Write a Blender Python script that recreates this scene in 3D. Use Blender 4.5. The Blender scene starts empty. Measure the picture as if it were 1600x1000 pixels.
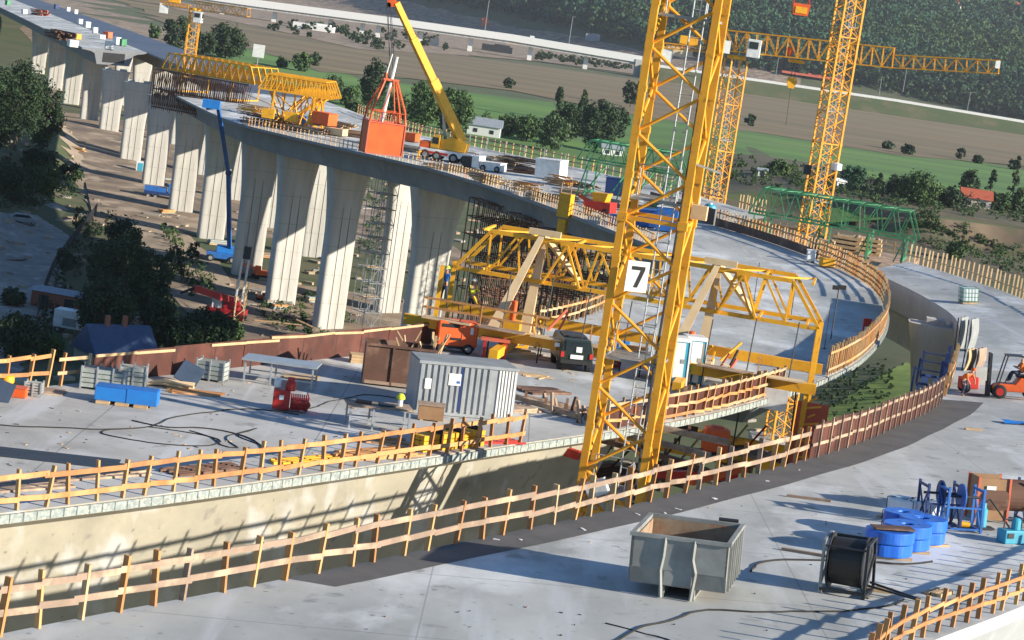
import bpy, math, random
import numpy as np
from mathutils import Vector, Matrix, Quaternion
from mathutils.bvhtree import BVHTree
random.seed(7)
R = math.radians
scene = bpy.context.scene
# ---------------- camera, light, exposure ----------------
F, PITCH, ROLL, CZ = 3400., math.atan(480/3400), R(8.5), 38.
cam_d = bpy.data.cameras.new('camera'); cam = bpy.data.objects.new('camera', cam_d)
scene.collection.objects.link(cam); scene.camera = cam
cam_d.sensor_width = 36; cam_d.lens = 36*F/1600; cam_d.clip_start = 1; cam_d.clip_end = 9000
cam.location = (0, 0, CZ)
cam.rotation_euler = (Matrix.Rotation(math.pi/2-PITCH, 3, 'X') @ Matrix.Rotation(ROLL, 3, 'Z')).to_euler()
SUN_EL, SUN_AZ = R(20), Vector((.94, -.34))          # the direction the sun stands in (plan)
w = bpy.data.worlds.new('World'); scene.world = w; w.use_nodes = True
nt = w.node_tree; bg = nt.nodes['Background']; sky = nt.nodes.new('ShaderNodeTexSky')
sky.sky_type = 'NISHITA'; sky.sun_disc = False; sky.sun_elevation = SUN_EL
sky.sun_rotation = math.atan2(SUN_AZ.x, SUN_AZ.y); sky.air_density = 1.0; sky.dust_density = .2; sky.ozone_density = 4; sky.altitude = 300
tint = nt.nodes.new('ShaderNodeMix'); tint.data_type = 'RGBA'; tint.blend_type = 'MULTIPLY'; tint.inputs[0].default_value = 1
tint.inputs[7].default_value = (.88, 1.02, 1.10, 1); nt.links.new(sky.outputs[0], tint.inputs[6]); nt.links.new(tint.outputs[2], bg.inputs[0]); bg.inputs[1].default_value = .075
sd = bpy.data.lights.new('sun', 'SUN'); sd.energy = 5; sd.angle = R(.55); sd.color = (1, .90, .75)
sun = bpy.data.objects.new('sun', sd); scene.collection.objects.link(sun)
a = SUN_AZ.normalized(); sdir = Vector((a.x*math.cos(SUN_EL), a.y*math.cos(SUN_EL), math.sin(SUN_EL)))
sun.rotation_euler = sdir.to_track_quat('Z', 'Y').to_euler(); sun.location = (60, -30, 90)
scene.view_settings.view_transform = 'Standard'; scene.view_settings.look = 'None'
scene.view_settings.exposure = .92; scene.view_settings.gamma = 1
scene.cycles.max_bounces = 4; scene.cycles.diffuse_bounces = 2; scene.cycles.transparent_max_bounces = 4

# ---------------- pixel of the survey photo <-> site coordinates ----------------
cp, sp, cr, sr = math.cos(PITCH), math.sin(PITCH), math.cos(ROLL), math.sin(ROLL)
def ray(px, py):
    dx, dy = px-800, py-500; u = cr*dx+sr*dy; v = sr*dx-cr*dy
    return Vector((u, F*cp+v*sp, -F*sp+v*cp))
def at(px, py, z):
    r = ray(px, py); t = (z-CZ)/r.z; return Vector((r.x*t, r.y*t, z))
def atY(px, py, Y):
    r = ray(px, py); t = Y/r.y; return Vector((r.x*t, Y, CZ+r.z*t))
def proj(p):
    z = p[2]-CZ; d = p[1]*cp-z*sp; u = p[0]/d*F; v = (p[1]*sp+z*cp)/d*F
    return 800+cr*u+sr*v, 500+sr*u-cr*v, F/d

# ---------------- materials ----------------
MATS = {}
def mat(name, c1, c2=None, scale=1., rough=.8, metal=0., bump=0., stretch=(1, 1, 1), detail=6., lo=.35, hi=.65,
        c3=None, scale3=8., lo3=.55, hi3=.75, coord='Object', spec=.5):
    m = bpy.data.materials.new(name); m.use_nodes = True; n = m.node_tree.nodes; L = m.node_tree.links
    b = n['Principled BSDF']; b.inputs['Roughness'].default_value = rough; b.inputs['Metallic'].default_value = metal
    b.inputs['Specular IOR Level'].default_value = spec
    b.inputs['Base Color'].default_value = (*c1, 1); MATS[name] = m
    if c2 is None: c2 = tuple(x*.72 for x in c1)
    tc = n.new('ShaderNodeTexCoord'); mp = n.new('ShaderNodeMapping'); mp.inputs['Scale'].default_value = stretch
    L.new(tc.outputs[coord], mp.inputs[0])
    def mix(ca, cb, sc, lo, hi):
        t = n.new('ShaderNodeTexNoise'); t.inputs['Scale'].default_value = sc; t.inputs['Detail'].default_value = detail
        t.inputs['Roughness'].default_value = .62
        L.new(mp.outputs[0], t.inputs['Vector'])
        r = n.new('ShaderNodeMapRange'); r.inputs[1].default_value = lo; r.inputs[2].default_value = hi
        L.new(t.outputs[0], r.inputs[0])
        x = n.new('ShaderNodeMix'); x.data_type = 'RGBA'; L.new(r.outputs[0], x.inputs[0])
        if isinstance(ca, tuple): x.inputs[6].default_value = (*ca, 1)
        else: L.new(ca, x.inputs[6])
        x.inputs[7].default_value = (*cb, 1)
        return x.outputs[2], t
    o, t = mix(c1, c2, scale, lo, hi)
    if c3: o, _ = mix(o, c3, scale3, lo3, hi3)
    L.new(o, b.inputs['Base Color'])
    m['out'] = 1
    if bump:
        bm = n.new('ShaderNodeBump'); bm.inputs['Strength'].default_value = bump; bm.inputs['Distance'].default_value = .05
        L.new(t.outputs[0], bm.inputs['Height']); L.new(bm.outputs[0], b.inputs['Normal'])
    return m
def overlay_lines(m, axis, period, width, col, along=None, amt=1.):
    """thin joints every `period` metres along an object axis, mixed over the base colour"""
    n = m.node_tree.nodes; L = m.node_tree.links; b = n['Principled BSDF']
    src = b.inputs['Base Color'].links[0].from_socket
    tc = n.new('ShaderNodeTexCoord'); sx = n.new('ShaderNodeSeparateXYZ'); L.new(tc.outputs['Object'], sx.inputs[0])
    d = n.new('ShaderNodeMath'); d.operation = 'DIVIDE'; L.new(sx.outputs[axis], d.inputs[0]); d.inputs[1].default_value = period
    f = n.new('ShaderNodeMath'); f.operation = 'FRACT'; L.new(d.outputs[0], f.inputs[0])
    c = n.new('ShaderNodeMath'); c.operation = 'LESS_THAN'; L.new(f.outputs[0], c.inputs[0]); c.inputs[1].default_value = width/period
    k = n.new('ShaderNodeMath'); k.operation = 'MULTIPLY'; L.new(c.outputs[0], k.inputs[0]); k.inputs[1].default_value = amt
    x = n.new('ShaderNodeMix'); x.data_type = 'RGBA'; L.new(k.outputs[0], x.inputs[0]); L.new(src, x.inputs[6])
    x.inputs[7].default_value = (*col, 1); L.new(x.outputs[2], b.inputs['Base Color'])

def stains(m):
    """dark drips, thin cracks and tyre marks mixed over a concrete colour"""
    n = m.node_tree.nodes; L = m.node_tree.links; b = n['Principled BSDF']; src = b.inputs['Base Color'].links[0].from_socket
    tc = n.new('ShaderNodeTexCoord')
    for sc, st, lo, hi, col, amt, kind in ((.9, (1, 1, 1), .63, .70, (.16, .155, .15), .55, 'n'), (3.2, (1, 1, 1), .66, .72, (.13, .12, .11), .6, 'n'), (.35, (2.6, .25, 1), .56, .66, (.60, .62, .64), .5, 'n')):
        mp = n.new('ShaderNodeMapping'); mp.inputs['Scale'].default_value = st; mp.inputs['Rotation'].default_value = (0, 0, .55); L.new(tc.outputs['Object'], mp.inputs[0])
        if kind == 'n':
            t = n.new('ShaderNodeTexNoise'); t.inputs['Scale'].default_value = sc; t.inputs['Detail'].default_value = 9; o = t.outputs[0]
        else:
            t = n.new('ShaderNodeTexVoronoi'); t.feature = 'DISTANCE_TO_EDGE'; t.inputs['Scale'].default_value = sc; o = t.outputs[0]
        L.new(mp.outputs[0], t.inputs['Vector'])
        r = n.new('ShaderNodeMapRange'); r.inputs[1].default_value = lo; r.inputs[2].default_value = hi; L.new(o, r.inputs[0])
        if kind == 'v': r.inputs[3].default_value = amt; r.inputs[4].default_value = 0
        else: r.inputs[4].default_value = amt
        x = n.new('ShaderNodeMix'); x.data_type = 'RGBA'; L.new(r.outputs[0], x.inputs[0]); L.new(src, x.inputs[6]); x.inputs[7].default_value = (*col, 1); src = x.outputs[2]
    L.new(src, b.inputs['Base Color'])

mat('deck_concrete', (.50, .51, .485), (.32, .33, .315), .22, .85, bump=.25, stretch=(1, .55, 1), detail=12, c3=(.68, .70, .69), scale3=.17, lo3=.5, hi3=.62)
stains(MATS['deck_concrete'])
mat('deck_concrete_old', (.45, .44, .41), (.31, .30, .28), .3, .88, bump=.25, detail=12, c3=(.48, .48, .47), scale3=.14, lo3=.5, hi3=.62)
stains(MATS['deck_concrete_old'])
overlay_lines(MATS['deck_concrete'], 1, 6.2, .045, (.16, .16, .155), amt=.6)
overlay_lines(MATS['deck_concrete'], 0, 9.3, .04, (.18, .18, .17), amt=.45)
overlay_lines(MATS['deck_concrete_old'], 0, 7.7, .05, (.15, .145, .14), amt=.6)
mat('web_concrete', (.40, .37, .29), (.30, .28, .225), .35, .85, bump=.15, stretch=(1, 1, 1.4), c3=(.30, .26, .2), scale3=1.1, lo3=.60, hi3=.8)
mat('pier_concrete', (.53, .52, .48), (.37, .36, .335), .5, .85, bump=.1, stretch=(1, 1, .12), c3=(.26, .25, .22), scale3=1.6, lo3=.58, hi3=.8)
stains(MATS['web_concrete'])
overlay_lines(MATS['pier_concrete'], 2, 3.6, .07, (.26, .24, .2), amt=.55)
mat('girder_concrete_shaded', (.25, .265, .28), (.20, .21, .225), .3, .85, bump=.1, c3=(.31, .32, .33), scale3=.9, lo3=.55, hi3=.75)  # concrete copy toned dark blue-grey, shade of the girder sides in its colour
mat('fascia_concrete', (.44, .46, .48), (.36, .38, .40), .3, .8, bump=.08, c3=(.50, .51, .52), scale3=.9, lo3=.55, hi3=.75)
mat('heath', (.105, .085, .045), (.07, .075, .035), .12, .95, bump=.5, c3=(.14, .11, .07), scale3=.3, lo3=.5, hi3=.65)
mat('groove', (.2, .185, .165))
mat('membrane', (.085, .083, .082), (.12, .118, .115), .8, .9, bump=.2, c3=(.2, .2, .2), scale3=1.4, lo3=.66, hi3=.74)
mat('asphalt_new', (.07, .10, .15), (.10, .13, .18), .05, .7)
mat('timber', (.58, .27, .09), (.42, .18, .06), 1.3, .75, bump=.1, stretch=(1, 1, .4), c3=(.60, .33, .14), scale3=.6, lo3=.5, hi3=.6)
mat('timber_dark', (.48, .23, .09), (.33, .15, .06), 1.6, .8, stretch=(1, 1, .4))
mat('timber_light', (.62, .36, .15), (.50, .27, .10), 1.4, .75, stretch=(1, 1, .4))
mat('timber_grey', (.34, .245, .18), (.23, .165, .12), 1.2, .85, bump=.1, c3=(.50, .36, .24), scale3=.8, lo3=.5, hi3=.62)
mat('timber_pale', (.56, .40, .22), (.42, .28, .15), 1.5, .8, bump=.1)
mat('ply_brown', (.085, .024, .015), (.055, .018, .012), 1.1, .6, c3=(.12, .04, .025), scale3=.5, lo3=.5, hi3=.62)
overlay_lines(MATS['ply_brown'], 0, 1.25, .04, (.05, .02, .014))
mat('rust_box', (.13, .065, .04), (.09, .045, .03), 1.6, .8, bump=.2, c3=(.26, .15, .1), scale3=.8, lo3=.5, hi3=.65)
mat('yellow', (.84, .43, .018), (.72, .33, .014), 1.1, .55, detail=10, c3=(.38, .18, .04), scale3=3, lo3=.58, hi3=.72)
mat('crane_yellow', (.86, .40, .022), (.72, .30, .016), .9, .55, detail=10, c3=(.36, .15, .04), scale3=3, lo3=.58, hi3=.72)
mat('cream', (.70, .53, .31), (.62, .44, .24), 1.2, .6)
mat('orange', (.80, .13, .02), (.66, .10, .018), .9, .5, c3=(.42, .09, .03), scale3=2.5, lo3=.64, hi3=.8)
mat('orange_rust', (.72, .13, .035), (.52, .09, .03), 1.2, .6)
mat('green_body', (.02, .035, .03), (.015, .025, .02), 1, .35)
mat('salmon', (.62, .14, .075), (.5, .11, .06), .7, .7)
mat('red', (.55, .03, .018), (.42, .022, .016), 2., .45, c3=(.25, .02, .015), scale3=5, lo3=.64, hi3=.8)
mat('red_crane', (.50, .025, .03), (.4, .02, .025), 2., .45)
mat('blue_wrap', (.025, .17, .70), (.02, .13, .6), 3., .32, bump=.25, stretch=(1, 1, .2), c3=(.06, .2, .7), scale3=4, lo3=.58, hi3=.72)
mat('blue', (.025, .15, .48), (.02, .11, .36), 2., .5)
mat('blue_bright', (.015, .20, .60), (.02, .16, .5), 1.6, .5)
mat('sheet_blue', (.05, .075, .12), None, 1.5, .5)
mat('blue_dark', (.012, .04, .16), (.01, .03, .12), 2., .5)
mat('teal', (.05, .35, .48), (.04, .28, .4), 2., .5)
mat('green_steel', (.05, .25, .10), (.04, .19, .08), 1.5, .6, c3=(.12, .35, .2), scale3=1, lo3=.5, hi3=.65)
mat('white_paint', (.84, .84, .82), (.66, .66, .63), 2., .5)
mat('white_wrap', (.72, .75, .78), (.6, .64, .68), 3., .4, bump=.2)
mat('grey_steel', (.30, .31, .30), (.22, .23, .225), 1.4, .6, bump=.08, c3=(.20, .16, .12), scale3=2.2, lo3=.64, hi3=.8)
mat('skip_grey', (.29, .305, .29), (.20, .205, .19), 1.4, .65, bump=.1, c3=(.24, .20, .155), scale3=1.7, lo3=.6, hi3=.78)
mat('skip_inside', (.38, .30, .2), (.25, .17, .11), 1.3, .85, c3=(.32, .11, .05), scale3=2., lo3=.52, hi3=.7)
mat('galv', (.46, .49, .50), (.36, .39, .41), 1.6, .42, metal=.45, c3=(.3, .31, .31), scale3=3, lo3=.6, hi3=.8)
mat('crate_grey', (.36, .40, .37), (.27, .30, .28), 2.5, .7)
mat('dark_steel', (.035, .037, .04), (.025, .026, .028), 2., .5)
mat('cable_black', (.018, .016, .015), (.03, .026, .022), 4., .5, bump=.3, stretch=(20, 1, 1))
mat('rubber', (.02, .02, .02), None, 3., .8)
mat('glass_dark', (.02, .03, .035), (.03, .04, .045), 1., .12)
mat('rebar', (.18, .085, .05), (.12, .06, .04), 2., .85)
mat('rope', (.05, .05, .05))
mat('teal_strip', (.33, .39, .38), (.20, .23, .225), 6., .7, c3=(.45, .45, .38), scale3=7, lo3=.5, hi3=.6)
mat('cardboard', (.34, .20, .10), (.27, .15, .075), 2., .8)
mat('skin', (.5, .28, .18)); mat('vest_yellow', (.75, .8, .05)); mat('vest_orange', (.85, .2, .03)); mat('trousers', (.03, .04, .08))
mat('roof_blue', (.06, .10, .19), (.045, .075, .15), 1.5, .6, bump=.2)
mat('roof_red', (.45, .10, .05), (.35, .08, .04), 2., .8)
mat('roof_grey', (.30, .34, .38), None, 2., .6)
mat('plaster', (.62, .56, .46), (.52, .47, .38), 1., .9)
mat('brick', (.36, .13, .08), (.28, .1, .06), 3., .9)
mat('bark', (.10, .07, .05), (.06, .045, .03), 3., .95)
mat('leaf_dark', (.018, .040, .018), (.032, .060, .022), .6, .7, spec=.25, c3=(.055, .085, .025), scale3=.35, lo3=.55, hi3=.7)
mat('leaf_mid', (.035, .075, .022), (.06, .11, .03), .5, .7, spec=.25, c3=(.09, .12, .035), scale3=.35, lo3=.55, hi3=.7)
mat('leaf_pale', (.07, .115, .045), (.05, .09, .035), .5, .7, spec=.25)
mat('leaf_blue', (.035, .092, .05), (.045, .11, .055), .04, .8, spec=.2, c3=(.055, .10, .045), scale3=.015, lo3=.5, hi3=.62)
mat('earth', (.29, .215, .145), (.15, .115, .085), .11, .95, bump=.6, stretch=(1, 1, 1), detail=12, lo=.4, hi=.6, c3=(.38, .30, .22), scale3=.19, lo3=.52, hi3=.62)
mat('track', (.40, .315, .225), (.23, .18, .13), .25, .95, bump=.4, stretch=(1, .2, 1), detail=12, c3=(.40, .32, .23), scale3=.4, lo3=.5, hi3=.7)
mat('spoil', (.34, .31, .265), (.22, .205, .18), .3, .95, bump=.6, c3=(.46, .44, .40), scale3=.5, lo3=.55, hi3=.7)
mat('meadow', (.055, .085, .030), (.085, .095, .040), .03, .95, bump=.5, c3=(.12, .11, .055), scale3=.08, lo3=.5, hi3=.66)
mat('field_green', (.105, .22, .035), (.06, .135, .028), .03, .95, bump=.5, stretch=(.12, 1, 1), detail=12, lo=.42, hi=.58, c3=(.15, .23, .06), scale3=.06, lo3=.5, hi3=.68)
mat('field_brown', (.20, .145, .075), (.125, .102, .053), .025, .95, bump=.5, stretch=(.12, 1, 1), detail=12, lo=.42, hi=.58, c3=(.23, .18, .09), scale3=.05, lo3=.5, hi3=.68)
mat('grass_sun_toned', (.24, .31, .05), (.15, .22, .04), .4, .95, bump=.6)  # lightened yellow-green: sunlight put into the colour, as the decks shade this gap
mat('cliff', (.17, .125, .08), (.10, .075, .05), .16, .95, bump=.8, stretch=(1, 1, .3), c3=(.10, .09, .05), scale3=.3, lo3=.52, hi3=.6)

# ---------------- mesh builder ----------------
def wmat(o):
    m = o.matrix_basis.copy()
    while o.parent: o = o.parent; m = o.matrix_basis @ m
    return m
class MB:
    def __init__(s): s.v = []; s.f = []
    def add(s, vs, fs):
        k = len(s.v); s.v += [tuple(v) for v in vs]; s.f += [tuple(i+k for i in f) for f in fs]; return s
    def box(s, c, d, rz=0, rx=0, ry=0):
        M = Matrix.Translation(c) @ Matrix.Rotation(R(rz), 4, 'Z') @ Matrix.Rotation(R(ry), 4, 'Y') @ Matrix.Rotation(R(rx), 4, 'X')
        x, y, z = d[0]/2, d[1]/2, d[2]/2
        P = [M @ Vector(q) for q in ((-x,-y,-z),(x,-y,-z),(x,y,-z),(-x,y,-z),(-x,-y,z),(x,-y,z),(x,y,z),(-x,y,z))]
        return s.add(P, [(3,2,1,0),(4,5,6,7),(0,1,5,4),(1,2,6,5),(2,3,7,6),(3,0,4,7)])
    def bar(s, p, q, w, h=None, up=(0, 0, 1)):
        p, q = Vector(p), Vector(q); h = h or w; d = (q-p)
        if d.length < 1e-6: return s
        d.normalize(); u = Vector(up)
        if abs(d.dot(u)) > .98: u = Vector((1, 0, 0)) if abs(d.x) < .9 else Vector((0, 1, 0))
        x = d.cross(u).normalized()*(w/2); y = x.cross(d).normalized()*(h/2)
        P = [p-x-y, p+x-y, p+x+y, p-x+y, q-x-y, q+x-y, q+x+y, q-x+y]
        return s.add(P, [(3,2,1,0),(4,5,6,7),(0,1,5,4),(1,2,6,5),(2,3,7,6),(3,0,4,7)])
    def tube(s, p, q, r, n=6, r2=None):
        p, q = Vector(p), Vector(q); r2 = r if r2 is None else r2; d = (q-p).normalized()
        u = Vector((0, 0, 1)) if abs(d.z) < .95 else Vector((1, 0, 0))
        x = d.cross(u).normalized(); y = d.cross(x)
        P = []
        for c, rr in ((p, r), (q, r2)):
            for i in range(n):
                t = 2*math.pi*i/n; P.append(c+x*math.cos(t)*rr+y*math.sin(t)*rr)
        fs = [(i, (i+1) % n, n+(i+1) % n, n+i) for i in range(n)]+[tuple(range(n))[::-1], tuple(range(n, 2*n))]
        return s.add(P, fs)
    def path(s, pts, r, n=5):
        for a, b in zip(pts, pts[1:]): s.tube(a, b, r, n)
        return s
    def lathe(s, c, prof, n=24, axis='Z'):
        """prof: (radius, height) pairs"""
        P = []
        for r, h in prof:
            for i in range(n):
                t = 2*math.pi*i/n; a, b = math.cos(t)*r, math.sin(t)*r
                o = {'Z': (a, b, h), 'X': (h, a, b), 'Y': (a, h, b)}[axis]
                P.append((c[0]+o[0], c[1]+o[1], c[2]+o[2]))
        fs = []; m = len(prof)
        for j in range(m-1):
            for i in range(n): fs.append((j*n+i, j*n+(i+1) % n, (j+1)*n+(i+1) % n, (j+1)*n+i))
        fs.append(tuple(range(n))[::-1]); fs.append(tuple(range((m-1)*n, m*n)))
        return s.add(P, fs)
    def prism(s, pts, y0, y1, plane='XZ'):
        n = len(pts)
        mk = (lambda a, b, t: (a, t, b)) if plane == 'XZ' else ((lambda a, b, t: (a, b, t)) if plane == 'XY' else (lambda a, b, t: (t, a, b)))
        P = [mk(a, b, y0) for a, b in pts]+[mk(a, b, y1) for a, b in pts]
        return s.add(P, [tuple(range(n))[::-1], tuple(range(n, 2*n))]+[(i, (i+1) % n, n+(i+1) % n, n+i) for i in range(n)])
    def build(s, name, m, parent=None, world=False, bevel=0, smooth=False):
        me = bpy.data.meshes.new(name)
        vs = s.v
        if world and parent:
            W = wmat(parent).inverted(); vs = [tuple(W @ Vector(v)) for v in vs]
        me.from_pydata(vs, [], s.f); me.materials.append(MATS[m])
        if smooth: me.polygons.foreach_set('use_smooth', [True]*len(me.polygons))
        me.update(); o = bpy.data.objects.new(name, me); scene.collection.objects.link(o)
        if parent: o.parent = parent
        if bevel:
            b = o.modifiers.new('bevel', 'BEVEL'); b.width = bevel; b.segments = 2; b.limit_method = 'ANGLE'
        return o
def tag(o, label=None, cat=None, group=None, kind=None):
    if label: o['label'] = label
    if cat: o['category'] = cat
    if group: o['group'] = group
    if kind: o['kind'] = kind
    return o
def thing(name, label, cat, loc=(0, 0, 0), rz=0, group=None, n=None):
    o = bpy.data.objects.new(name, None); scene.collection.objects.link(o); o.empty_display_size = .3
    o.location = loc; q = Quaternion((0, 0, 1), R(rz))
    if n is not None: q = Vector((0, 0, 1)).rotation_difference(Vector(n)) @ q
    o.rotation_euler = q.to_euler()
    return tag(o, label, cat, group)
def kids(o): return [c for c in bpy.data.objects if c.parent == o]
def copy_tree(o, parent=None, table=None):
    if table is None:
        table = {}
        for c in bpy.data.objects:
            if c.parent: table.setdefault(c.parent, []).append(c)
    c = o.copy(); scene.collection.objects.link(c); c.parent = parent
    for ch in table.get(o, []): copy_tree(ch, c, table)
    return c
def crom(P, n=8):
    P = [Vector(p) for p in P]; out = []
    for i in range(len(P)-1):
        p0 = P[max(i-1, 0)]; p1 = P[i]; p2 = P[i+1]; p3 = P[min(i+2, len(P)-1)]
        for k in range(n):
            t = k/n
            out.append(.5*((2*p1)+(p2-p0)*t+(2*p0-5*p1+4*p2-p3)*t*t+(3*p1-p0-3*p2+p3)*t**3))
    return out+[P[-1]]
def resample(P, step):
    out = [P[0].copy()]; acc = 0
    for a, b in zip(P, P[1:]):
        L = (b-a).length; t = step-acc
        while t <= L: out.append(a.lerp(b, t/L)); t += step
        acc = (acc+L) % step
    return out
# ---------------- bridge decks: edges surveyed in plan ----------------
def E_(L): return [at(x, y, CZ-h) for x, y, h in L]
bo = [Vector((-36, 30, 21.9)), Vector((-21.5, 50, 21.8))]+E_([(0,802,16.2),(200,779,16.2),(400,753,16.2),(600,724,16.2),(825,691,16.2),
      (1030,662,16.2),(1130,640,16.2),(1230,611,16.2),(1290,590,16.3),(1340,565,16.3),(1380,522,16.4),(1387,490,16.4),(1370,455,16.5),
      (1330,428,16.6),(1290,410,16.7),(1200,377,16.8),(1125,355,17.0)])
bi = [Vector((-49, 38, 21.4)), Vector((-33, 58, 21.4))]+E_([(0,610,16.6),(150,597,16.6),(280,583,16.6),(400,568,16.6),(550,556,16.7),(665,543,16.8),(900,500,17),
      (965,465,17.1)])+[Vector((9.5, 152, 21.05)), Vector((11, 172, 20.9))]+E_([(962,362,17.5),(890,334,17.85),(800,302,18.3),(700,270,18.6),(640,255,18.9),(560,237,19.1),(400,200,19.5),(345,183,19.7)])
AX = Vector((-.311, .950, 0)); PR = Vector((.950, .311, 0))      # far straight: direction and outward normal
def axis(Y, z): return Vector((-27-.327*(Y-262), Y, z))
for Y, z in ((330, 18.1), (400, 17.7), (480, 17), (640, 15.5), (820, 13.5), (1050, 11)): bi.append(axis(Y, z)-PR*6.7)
bi_c = crom(bi, 8)
last = bi_c[-1]
# outer edge of the far part: offset of the inner edge
bo_c = crom(bo, 8)
far = []
for i in range(2, len(bi_c)-1):
    p = bi_c[i]
    if p.y > 222:
        d = (bi_c[i+1]-bi_c[i-1]); d.z = 0; d.normalize()
        far.append(p+Vector((d.y, -d.x, 0))*13.4+Vector((0, 0, .7)))
bo_c = bo_c+far[::6]
bo_c = resample(crom(bo_c, 4), 2.)
def smooth_line(P, k=3, it=6):
    for _ in range(it):
        Q = P[:]
        for i in range(1, len(P)-1): Q[i] = (P[i-1]+P[i]*2+P[i+1])/4
        P = Q
    return P
bo_c = smooth_line(bo_c); bi_c = smooth_line(resample(bi_c, 2.))
def nearest(P, q):
    best = min(range(len(P)-1), key=lambda i: (P[i].lerp(P[i+1], .5)-q).length_squared)
    a, b = P[best], P[best+1]; t = max(0, min(1, (q-a).dot(b-a)/(b-a).length_squared)); return a.lerp(b, t)
def pair(outer, inner):
    I = [nearest(inner, q) for q in outer]
    return smooth_line(I, it=4)
BO = bo_c; BI = pair(BO, bi_c)
ai = [Vector((-27, 14, 24.1)), Vector((-17.5, 29.5, 24.05))]+E_([(0,990,14),(59,976,14),(274,938,14),(487,896,14),(695,852,14),(895,811,14),(1060,771,14),(1227,726,14),(1330,694,14.2),(1400,663,14.6),
      (1469,625,15.2),(1492,560,15.8),(1496,500,16.1),(1450,467,16.1),(1412,447,16.3),(1375,430,16.5),(1350,420,16.6)])
ao = [Vector((-12, 8, 25)), Vector((5, 34, 25)), at(1385,1022,25), at(1592,956,25), Vector((22.8, 71, 24.8)), Vector((31, 93, 24.2)), Vector((36, 120, 23.5)), Vector((37, 142, 23))]+E_([(1595,465,15.3),(1500,432,15.6),(1416,408,16)])
AI = smooth_line(resample(crom(ai, 8), 1.5)); AO_raw = smooth_line(resample(crom(ao, 8), 1.5)); AO = pair(AI, AO_raw)
AO[-1] = AO_raw[-1]
PROF = [(0, 0), (0, -.32), (.14, -.6), (.20, -1.0), (.25, -3.2), (.75, -3.2), (.80, -1.0), (.86, -.6), (1, -.32), (1, 0)]
PROF_SLAB = [(0, 0), (0, -.30), (.16, -.5), (.84, -.5), (1, -.30), (1, 0)]
PROF_STEEP = [(0, 0), (0, -.35), (.05, -.7), (.14, -4.7), (.86, -4.7), (.95, -.7), (1, -.35), (1, 0)]
PROF_A = [(0, 0), (0, -.35), (.03, -2.2), (.09, -2.5), (.13, -4.8), (.87, -4.8), (.91, -2.5), (.97, -1.2), (1, -.35), (1, 0)]
def sweep(I, O, prof, name, m, parent=None, top='deck_concrete'):
    """girder mesh below the top sheet, plus the top sheet"""
    b = MB(); n = len(prof)
    for p, q in zip(I, O):
        for t, dz in prof:
            c = p.lerp(q, t); b.v.append((c.x, c.y, c.z+dz))
    N = len(I)
    for i in range(N-1):
        for j in range(n-1): b.f.append((i*n+j, i*n+j+1, (i+1)*n+j+1, (i+1)*n+j))
    b.f.append(tuple(range(n))); b.f.append(tuple((N-1)*n+j for j in range(n))[::-1])
    o = b.build(name, m, parent, world=True)
    s = MB(); K = 6
    for p, q in zip(I, O):
        for k in range(K+1): s.v.append(tuple(p.lerp(q, k/K)))
    for i in range(N-1):
        for k in range(K): s.f.append((i*(K+1)+k, i*(K+1)+k+1, (i+1)*(K+1)+k+1, (i+1)*(K+1)+k))
    t = s.build('deck_surface', top, parent, world=True)
    SURF.append((s.v[:], s.f[:]))
    return o
SURF = []
def idx(P, Y): return min(range(len(P)), key=lambda i: abs(P[i].y-Y))
# carriageway nearest the camera
ra = thing('bridge_deck', 'nearest curved concrete bridge deck with the grey skip and the blue wrapped coils on it', 'bridge deck', AI[idx(AI, 70)]-Vector((0, 0, 3.1)))
ra['group'] = 'bridge decks under construction'
sweep(AI, AO, PROF_A, 'box_girder', 'fascia_concrete', ra)
i0, i1 = idx(AI, 50), idx(AI, 103)
s = MB()
for i in range(i0, i1+1):
    d = (AO[i]-AI[i]).normalized(); wd = 1.3+max(0, AI[i].y-50)*.014+.03*math.sin(i*1.3)
    a_ = AI[i]+d*.02; b_ = AI[i]+d*wd
    s.v += [(a_.x, a_.y, a_.z+.006), (b_.x, b_.y, b_.z+.006)]
s.f = [(2*i, 2*i+1, 2*i+3, 2*i+2) for i in range(i1-i0)]
s.build('waterproofing_strip', 'membrane', ra, world=True)
# middle carriageway: near piece, piece over the traveller, long curved piece, then the far stub
ia, ib, ic = idx(BO, 88.5), idx(BO, 112), min(range(len(BO)), key=lambda i: abs(BO[i].y-346) if i > 60 else 9e9)
rb = thing('bridge_deck', 'middle bridge deck piece at left carrying the ribbed steel container and the red pump', 'bridge deck', BI[idx(BI, 86)]-Vector((0, 0, 3.3)), group='bridge decks under construction')
sweep(BI[:ia+1], BO[:ia+1], PROF_STEEP, 'box_girder', 'web_concrete', rb, 'deck_concrete_old')
rb2 = thing('bridge_deck', 'bridge deck bay under the big yellow form traveller with the two portable toilets', 'bridge deck', BI[ia].lerp(BO[ia], .5), group='bridge decks under construction')
sweep(BI[ia:ib+1], BO[ia:ib+1], PROF_SLAB, 'slab', 'timber_grey', rb2, 'deck_concrete')
rb3 = thing('bridge_deck', 'long curved bridge deck sweeping round right and away to the far yellow traveller', 'bridge deck', BI[ib].lerp(BO[ib], .5), group='bridge decks under construction')
sweep(BI[ib:ic+1], BO[ib:ic+1], PROF, 'box_girder', 'girder_concrete_shaded', rb3, 'deck_concrete')
idd = min(range(len(BO)), key=lambda i: abs(BO[i].y-458) if i > 60 else 9e9)
rb4 = thing('bridge_deck', 'far left bridge deck stub ending in an open box end above bare piers', 'bridge deck', BI[idd].lerp(BO[idd], .5), group='bridge decks under construction')
sweep(BI[idd:], BO[idd:], PROF, 'box_girder', 'girder_concrete_shaded', rb4, 'deck_concrete')
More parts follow.
